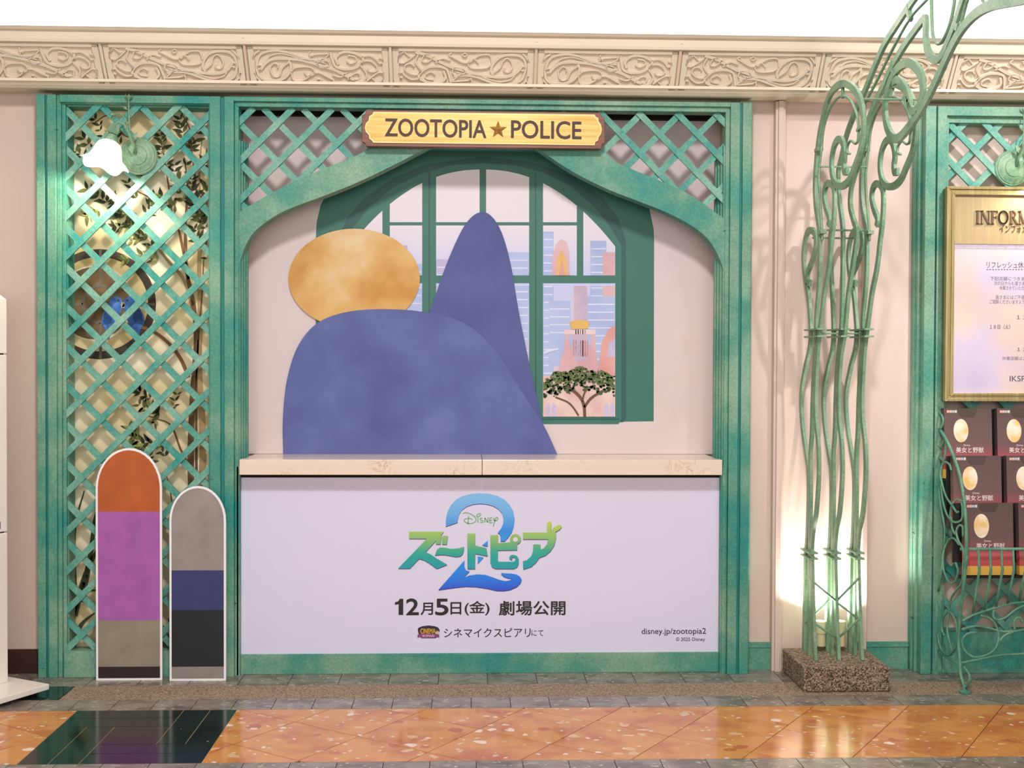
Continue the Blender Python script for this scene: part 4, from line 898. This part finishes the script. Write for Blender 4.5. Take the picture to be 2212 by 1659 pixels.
for s, x0, x1, y0, y1, m in (('リフレッシュ休業日のお知らせ', 2131, 2292, 566, 579, GT), ('下記店舗につきまして、キャストの', 2139, 2289, 598, 606, LT), ('次の日からも皆さまに笑顔をお届けする', 2147, 2281, 608, 616, LT), ('休業させていただく日がございます。', 2159, 2269, 618, 626, LT), ('皆さまにはご不便をおかけしますが', 2151, 2277, 638, 646, LT), ('ご理解くださいますよう、よろしくお願いします', 2138, 2290, 648, 656, LT),
                             ('１１月', 2196, 2232, 681, 690, GT), ('１８日（火）', 2138, 2182, 701, 711, GT), ('１２月', 2197, 2231, 751, 759, GT), ('休業店舗はございません。', 2165, 2263, 770, 778, LT), ('IKSPIARI', 2181, 2247, 812, 824, GT)):
    ptext(s, m, nb, x0, x1, y0, y1, yp, depth=.0008)
mb = MB()
for k in range(26): mb.box(*(lambda a, b: (a.x, b.x, yp-.0006, yp, a.z, b.z))(at(2131+k*6.2, 583, yp), at(2134.5+k*6.2, 581.5, yp)))
mb.build('dashed_line', GT, nb)

# ------------------------------------------------------------------ leaflet rack
XS = 2.262; YF = -.285
rk = empty('leaflet_rack', (XS, -.05, 0), 'green wrought iron leaflet rack with scroll sides below the information board', 'rack')
def rs_(pts, sc, ox, oy): return [atx(ox+x/sc, oy+y/sc, XS) for x, y in smooth(pts, 4)]
SIDE = [([(180, 300), (240, 400), (300, 530), (370, 730), (410, 950), (430, 1150), (440, 1400), (432, 1600)], 4.482, 1990, 860, .0075, 'side_rail'),
 ([(510, 0), (480, 300), (445, 550), (430, 750), (415, 950), (430, 1150), (440, 1320), (475, 1440), (495, 1490)], 5.185, 1990, 1200, .0075, 'leg'),
 ([(480, 1250), (535, 1330), (540, 1400), (515, 1470), (495, 1490)], 5.185, 1990, 1200, .006, 'leg_scroll')]
for st in ([(190, 95), (150, 90), (150, 140), (195, 160), (212, 220), (190, 290), (150, 290), (140, 245)], [(180, 310), (145, 350), (145, 420), (175, 465), (210, 430), (215, 405)], [(240, 430), (230, 540), (215, 600), (175, 570)], [(290, 700), (270, 640), (220, 620), (190, 700), (195, 800), (240, 950), (300, 1040), (340, 1100), (360, 1100)],
           [(400, 1000), (350, 980), (300, 1030), (280, 1130), (300, 1190), (350, 1200), (395, 1170), (400, 1080), (390, 1000)], [(190, 820), (210, 1000), (250, 1130), (290, 1190), (300, 1260), (330, 1320)], [(405, 1340), (400, 1250), (370, 1230), (340, 1290), (360, 1380), (400, 1450), (420, 1550), (425, 1640)],
           [(170, 850), (190, 1050), (225, 1250), (225, 1450)], [(205, 1640), (220, 1480), (270, 1370), (320, 1360), (370, 1420)]): SIDE.append((st, 4.482, 1990, 860, .005, 'side_scroll'))
for st in ([(240, 0), (250, 150), (300, 280), (350, 310), (390, 270), (410, 180), (400, 120), (385, 80)], [(240, 120), (190, 400)], [(480, 0), (460, 280), (400, 380), (340, 470), (320, 560), (310, 640)], [(260, 900), (230, 820), (240, 720), (280, 650), (330, 640), (380, 720), (400, 850), (395, 1000), (350, 1090), (300, 1120), (240, 1080), (200, 980), (180, 870)],
           [(310, 640), (290, 800), (310, 930), (350, 1080)], [(190, 1070), (280, 1140), (430, 1225)]): SIDE.append((st, 5.185, 1990, 1200, .005, 'side_scroll'))
LW = .74
sides = []
for st, sc, ox, oy, r, nm in SIDE: sides.append(MB().tube(rs_(st, sc, ox, oy), r, 8).build(nm, RACK, rk, smooth='all'))
pz = atx(2027, 930, XS)
sides.append(MB().tube([(XS, -.006, pz.z), (XS, -.006, .33)], .0055).tube([(XS, -.006, .36), (XS, -.006, .012)], .016, 12).lathe([(.022, 0), (.024, .004), (.024, .012), (.016, .016)], (XS, -.006, 0), (0, 0, 1), 16).build('back_post', RACK, rk, smooth=True))
f0 = atx(2084.5, 1489, XS)
sides.append(MB().lathe([(.024, 0), (.026, .004), (.026, .010), (.014, .016), (.010, .03)], (XS, f0.y, 0), (0, 0, 1), 18).build('foot', RACK, rk, smooth=True))
for y0 in (.9, .47): sides.append(MB().box(XS-.024, XS-.008, -.012, .0, y0+.10, y0+.15).build('bracket', RACK, rk))
for o in sides:
    c = o.copy(); C.objects.link(c); c.location.x += LW
tz = at(2089, 1186, YF).z; x0r = XS; x1r = XS+LW
MB().tube([(x0r, YF, tz), (x1r, YF, tz)], .007).build('front_rail', RACK, rk, smooth='all')
def fr(pts, Y=-.25): return [at(1990+x/5.185, 1200+y/5.185, Y) for x, y in smooth(pts, 4)]
low = fr([(440, 745), (600, 660), (850, 580), (1000, 540), (1151, 520), (1400, 510)]); 
cut = at(2250, 1300, -.25).x
def mir(p): return [Vector((2*(XS+LW/2)-v.x, v.y, v.z)) for v in p]
for nm, st in (('front_rail', low), ('front_scroll', fr([(660, 670), (760, 700), (830, 770), (865, 900), (840, 1020), (760, 1100), (620, 1140), (520, 1100), (465, 1020), (465, 930), (530, 870), (620, 860)])), ('front_scroll', fr([(445, 830), (600, 790), (750, 810), (880, 845), (1000, 850), (1151, 830), (1300, 780)])),
               ('front_scroll', fr([(870, 960), (940, 890), (1040, 850)])), ('front_scroll', fr([(810, 610), (810, 690), (860, 720), (950, 690), (1050, 610), (1151, 560), (1300, 530)])), ('front_scroll', fr([(1050, 830), (1035, 760), (1060, 700), (1110, 700), (1130, 750)])), ('front_scroll', fr([(440, 1205), (700, 1150), (900, 1115), (1151, 1100), (1350, 1095)]))):
    MB().tube(st, .0058, 8).build(nm, RACK, rk, smooth='all'); MB().tube(mir(st), .0058, 8).build(nm, RACK, rk, smooth='all')
for k in range(12):
    xt = 2113.5+k*24.9; xb = xt-11.5; yb_ = 1200+(640, 605, 570, 535, 505, 495)[min(k, 5, 11-k)]/5.185
    a = at(xt, 1188, YF); b = at(xb, yb_, -.25)
    if a.x < x1r-.02: MB().tube([a, (a.x, YF-.012, a.z-.09), b.lerp(a, .3)+Vector((0, -.012, 0)), b], .0062, 8).build('front_bar', RACK, rk, smooth='all')
BLK = mat('black_shelf_wire', '1b1a18', .5)
rows = [(2036, 876, -.045), (2055, 980, -.125), (2079, 1084, -.205)]
for px, py, Y in rows:
    b = at(px, py+157, Y); MB().box(XS+.012, XS+LW-.012, Y-.036, Y+.012, b.z-.012, b.z-.002).build('shelf', BLK, rk)
    MB().box(XS+.012, XS+LW-.012, Y+.036, Y+.042, b.z+.05, b.z+.33).build('shelf_back', BLK, rk)
# leaflets in card boxes
DKP = gradient('leaflet_dark_print', [(0, 'd9a23a'), (.11, 'e0ac46'), (.13, 'c4474c'), (.3, 'c25a62'), (.36, '8a4a4c'), (.5, '6b4f4d'), (1, '5d4a48')], 0, 1)
def leaflet_mats():
    m, n, l, b = nodes('leaflet_print'); t = n.new('ShaderNodeTexCoord'); s = n.new('ShaderNodeSeparateXYZ'); l.new(t.outputs['Object'], s.inputs[0])
    mr = n.new('ShaderNodeMapRange'); mr.inputs[1].default_value = 0; mr.inputs[2].default_value = .335; l.new(s.outputs[2], mr.inputs[0])
    r = ramp(n, [(0, lin('dfae4a')), (.12, lin('e2b654')), (.13, lin('c8504f')), (.28, lin('cc6468')), (.36, lin('935258')), (.50, lin('6f5553')), (1, lin('5f4c4a'))]); l.new(mr.outputs[0], r.inputs[0]); l.new(r.outputs[0], b.inputs['Base Color']); b.inputs['Roughness'].default_value = .35
    return m
LP = leaflet_mats(); LW_ = .232; LH = .335
lf = empty('leaflet_box', (0, 0, 0), 'x', 'leaflet', 'boxes of dark theatre leaflets on the rack')
MB().box(0, LW_, 0, .032, 0, LH).build('card_box', LP, lf)
MB().prism([(LW_*.29, -.0012, LH), (LW_*.70, -.0012, LH), (LW_*.67, -.0012, LH-.030), (LW_*.62, -.0012, LH-.042), (LW_*.38, -.0012, LH-.042), (LW_*.32, -.0012, LH-.030)], (0, .0012, 0)).build('thumb_notch', mat('leaflet_inner', '4a3a34', .6), lf)
MB().prism([(LW_*.35+.036*math.cos(a*PI/14), -.0012, LH*.68+.056*math.sin(a*PI/14)) for a in range(28)], (0, .0012, 0)).build('printed_disc', clouded('leaflet_gold_disc', [(.35, 'e9c07a'), (.6, 'f3e2cc')], 18, .4), lf)
for k, c_ in enumerate(('d9807a', 'd8a070', '7fa7c0', 'c9c2b0')): MB().box(LW_*(.06+.055*k), LW_*(.105+.055*k), -.001, 0, LH-.022, LH-.009).build('colour_square', mat('leaflet_square_%s' % c_, c_, .5), lf)
WT = mat('leaflet_white_letter', 'e9dedb', .5)
text('劇団四季', WT, lf, LW_*.062, LW_*.27, LH-.020, LH-.011, -.001, depth=.0006)
text('Disney', WT, lf, LW_*.40, LW_*.54, LH*.455, LH*.485, 0, depth=.0008)
text('美女と野獣', WT, lf, LW_*.24, LW_*.82, LH*.365, LH*.445, 0, depth=.0008, bold=.004)
kids = list(lf.children); first = True
names = {(0, 0): 'dark theatre leaflet box with gold disc, top row, left', (0, 1): 'dark theatre leaflet box, top row, second, cut by the photo edge', (1, 0): 'dark theatre leaflet box with gold disc, middle row, left', (1, 1): 'dark theatre leaflet box, middle row, second, cut by the photo edge',
         (2, 0): 'dark theatre leaflet box behind the front bars, bottom row, left', (2, 1): 'dark theatre leaflet box, bottom row, second, cut by the photo edge'}
for r_, (px, py, Y) in enumerate(rows):
    b = at(px, py+156, Y); t_ = at(px, py, Y); sc_ = 1
    for k in range(2):
        if first: o = lf; first = False
        else:
            o = lf.copy(); C.objects.link(o)
            for ch in kids: c = ch.copy(); C.objects.link(c); c.parent = o
        o['label'] = names[(r_, k)]; o.location = (b.x+k*(LW_+.026), Y-.030, b.z); o.rotation_euler = (math.radians(-4), 0, 0)

# ------------------------------------------------------------------ stone plinth, iron arch, uplights
pl = MB(); px0, px1, py0, py1, pz1 = 1.530, 1.930, -.318, .055, .113
N = 14; random.seed(9)
stone = MB().box(px0, px1, py0, py1, 0, pz1).build('stone_plinth', STONE, None, bevel=.008)
tag(stone, 'rough speckled brown stone plinth under the green iron arch', 'plinth')
ia = empty('iron_arch', (1.73, -.12, pz1), 'tall green wrought iron arch of scrolled bars rising from the stone plinth', 'arch')
W_, T_ = .031, .014
Sa = [(1737, 1413), (1739, 1300), (1741, 1200), (1744, 1168), (1747, 1090), (1747, 1026), (1743, 987), (1734, 922), (1731, 870), (1733, 835), (1741, 790), (1749, 755), (1752, 720), (1750, 680), (1746, 633), (1739, 594), (1736, 556), (1738, 527), (1744, 504), (1752, 497), (1761, 505), (1763, 522), (1760, 546), (1752, 571), (1745, 590), (1745, 608), (1751, 612)]
Sb = [(1747, 1418), (1749, 1300), (1750, 1190), (1751, 1080), (1751, 987), (1754, 935), (1756, 858), (1760, 780), (1763, 726), (1764, 680), (1768, 633), (1771, 575), (1771, 508), (1768, 479), (1763, 445), (1761, 411), (1762, 372), (1766, 324), (1773, 276), (1786, 224), (1797, 199), (1812, 184), (1828, 181), (1845, 192), (1858, 214), (1865, 247), (1865, 280), (1859, 324), (1846, 362), (1836, 387), (1824, 400), (1812, 402), (1802, 391), (1797, 368), (1797, 343), (1801, 320), (1808, 304), (1816, 301), (1822, 312), (1825, 337), (1823, 355), (1825, 371), (1831, 369)]
Sc = [(1761, 1426), (1757, 1325), (1754, 1200), (1754, 1178), (1757, 1142), (1764, 1103), (1769, 1026), (1768, 961), (1763, 909), (1762, 857), (1765, 780), (1769, 730), (1774, 690), (1781, 633), (1791, 575), (1797, 517), (1801, 479), (1803, 440), (1802, 410), (1796, 397), (1788, 397), (1782, 409), (1781, 430), (1786, 453), (1792, 472), (1790, 488)]
Sr = [(1776, 520), (1776, 500), (1772, 440), (1769, 380), (1774, 326), (1778, 285), (1786, 253), (1797, 228), (1811, 211), (1824, 208), (1836, 215), (1845, 231), (1852, 251), (1854, 276), (1853, 304), (1847, 310), (1838, 304), (1831, 314), (1830, 329), (1836, 332)]
def px2(pts, X): return [atx(x, y, X) for x, y in pts]
def strap(nm, pts, X, w=W_): return MB().ribbon(smooth(px2(pts, X), 5), w, T_, (1, 0, 0)).build(nm, IRON, ia)
side = [strap('upright_bar', Sa, 1.62), strap('upright_bar', Sb, 1.62), strap('upright_bar', Sc, 1.62), MB().tube(smooth(px2(Sr, 1.62), 5), .006, 6).build('thin_rod', IRON, ia, smooth='all')]
def collar(X, zc, y0, y1):
    side.append(MB().box(X-.022, X+.022, y0-.008, y1+.008, zc-.004, zc+.004).build('collar', IRON, ia))
def yrange(X, py, a, b): return min(atx(a, py, X).y, atx(b, py, X).y), max(atx(a, py, X).y, atx(b, py, X).y), atx(a, py, X).z
for py, a, b in ((713, 1750, 1772), (728, 1750, 1772), (1187, 1742, 1754), (1199, 1742, 1754)):
    y0, y1, z = yrange(1.62, py, a, b); collar(1.62, z, y0-.02, y1+.02)
for x, y in ((1768, 324), (1775, 502)):
    p = atx(x, y, 1.62); side.append(MB().box(1.62-.014, 1.62+.014, p.y-.03, p.y+.02, p.z-.008, p.z+.008).build('collar', IRON, ia))
for (a, b) in (((1820, 180), (1821, 212)), ((1866, 270), (1852, 282))):
    p, q = atx(*a, 1.62), atx(*b, 1.62); side.append(MB().bar(p, q, .012, .012, (1, 0, 0)).build('clip', IRON, ia))
for o in side: c = o.copy(); C.objects.link(c); c.location.x += .22
# middle frame: lower stems repeat the side frames, the upper part sweeps out over the hall
low3 = [[p for p in S_ if p[1] > 735] for S_ in (Sa, Sb, Sc)]
sh = 49.5
def mid(lowpart, up, nm='upright_bar', w=W_):
    a = [v+Vector((.11, 0, 0)) for v in px2(lowpart, 1.62)]; b = px2(up, 1.73); return MB().ribbon(smooth(a+b, 5), w, T_, (1, 0, 0)).build(nm, IRON, ia)
mid(low3[0], [(1801, 710), (1798, 633), (1795, 575), (1794, 517), (1797, 495), (1803, 480)])
mid(low3[1], [(1817, 710), (1820, 633), (1821, 556), (1821, 498), (1817, 459), (1812, 420), (1811, 372), (1818, 339), (1828, 295), (1843, 253), (1857, 222), (1872, 188), (1888, 148), (1911, 96), (1938, 53), (1962, 17), (1984, -14), (2010, -45), (2070, -115), (2150, -200)])
mid(low3[2], [(1826, 710), (1833, 633), (1845, 556), (1851, 502), (1845, 478), (1837, 445), (1839, 407), (1847, 376), (1855, 353), (1863, 324), (1869, 295), (1876, 262), (1886, 234), (1899, 205), (1911, 180), (1926, 147), (1953, 100), (1977, 66), (1992, 46), (1999, 40), (2000, 58), (2000, 85), (2005, 111), (2015, 126), (2026, 128), (2037, 117), (2047, 94), (2060, 62), (2073, 21), (2081, -2), (2092, -32), (2130, -110), (2200, -220)])
strap('scroll_bar', [(1955, 204), (1961, 222), (1968, 237), (1977, 241), (1987, 226), (1994, 199), (1991, 168), (1981, 147), (1966, 136), (1951, 139), (1936, 153), (1924, 176), (1915, 208), (1912, 237), (1915, 268), (1923, 289), (1934, 300), (1948, 293), (1967, 270), (1986, 243), (2004, 212), (2023, 174), (2043, 129), (2064, 86), (2086, 53), (2111, 28), (2141, 12), (2177, 4), (2212, -3), (2250, -18), (2310, -60), (2420, -180), (2540, -330)], 1.73, .036)
strap('scroll_bar', [(1930, 178), (1940, 172), (1952, 184), (1962, 206), (1968, 236)], 1.73, .03)
for st, r in (([(1868, 224), (1896, 171), (1928, 107), (1966, 40), (2002, 0), (2035, -35), (2090, -100), (2160, -180)], .0065), ([(2030, -120), (2014, -50), (2012, 0), (2013, 43), (2015, 75), (2022, 91), (2030, 94), (2039, 83), (2051, 56), (2059, 21), (2062, 0), (2066, -40), (2090, -120)], .007), ([(2150, -140), (2110, -50), (2090, 0), (2081, 32), (2075, 57), (2066, 72)], .0065), ([(2120, -8), (2124, 4), (2130, 8), (2138, 2)], .006)):
    MB().tube(smooth(px2(st, 1.73), 4), r, 6).build('thin_rod', IRON, ia, smooth='all')
for a, b in (((1961, 12), (1967, 44)), ((1927, 134), (1933, 168)), ((2071, 50), (2068, 66))):
    p, q = atx(*a, 1.73), atx(*b, 1.73); MB().bar(p, q, .02, .018, (1, 0, 0)).build('clip', IRON, ia)
for py, a, b in ((713, 1750, 1772), (728, 1750, 1772), (1187, 1742, 1754), (1199, 1742, 1754)):
    y0, y1, z = yrange(1.62, py, a, b); MB().box(1.73-.022, 1.73+.022, y0-.028, y1+.028, z-.004, z+.004).build('collar', IRON, ia)
for x, y in ((1771, 360), (1778, 497), (1755, 514), (1766, 720), (1866, 214)):
    p = atx(x, y, 1.62); MB().tube([p, p+Vector((.22, 0, 0))], .0045, 6).build('cross_rod', IRON, ia, smooth='all')
def stem(i, py):            # point on the front stem of frame i
    p = atx(1757 if py < 1330 else 1759, py, 1.62); return Vector((1.62+.11*i, p.y, p.z))
def bk(i, py): p = atx(1741, py, 1.62); return Vector((1.62+.11*i, p.y, p.z))
for a, b in ((stem(0, 1257), stem(1, 1299)), (stem(1, 1299), stem(2, 1247)), (bk(0, 1345), bk(1, 1297)), (stem(1, 1301), stem(2, 1341)), (stem(0, 1346), stem(1, 1380)), (stem(1, 1380), stem(2, 1334))):
    MB().tube([a, b], .0055, 6).build('brace_rod', IRON, ia, smooth='all')
# uplights
UL = mat('pale_lamp_housing', 'cfc39c', .5, var=.05); LENS = glow('lit_lens', 'fff6e6', 12)
for k, (px, lab) in enumerate(((1771, 'left of two small cream uplights glowing behind the iron bars'), (1813, 'right of two small cream uplights glowing behind the iron bars'))):
    p = at(px, 1395, .015); t = empty('uplight', (p.x, .0, pz1), lab, 'spotlight', 'uplights on the stone plinth')
    ax = Vector((0, .06, 1)).normalized(); b0 = Vector((p.x, .0, pz1+.02))
    MB().lathe([(.020, 0), (.024, .004), (.024, .062), (.028, .064), (.028, .120), (.026, .122)], b0, ax, 22).build('housing', UL, t, smooth=True)
    MB().lathe([(.0005, .1225), (.022, .1225), (.022, .1235), (.0005, .1235)], b0, ax, 22).build('lens', LENS, t)
    MB().box(p.x-.022, p.x+.022, .004, .04, pz1, pz1+.026).build('foot', BRONZEDARK, t)
    e = b0+ax*.13; lamp('uplight_beam', 'SPOT', e, e+Vector((.01, .03, 1)), 36, (1, .94, .90), .02, spot=140, blend=.4)
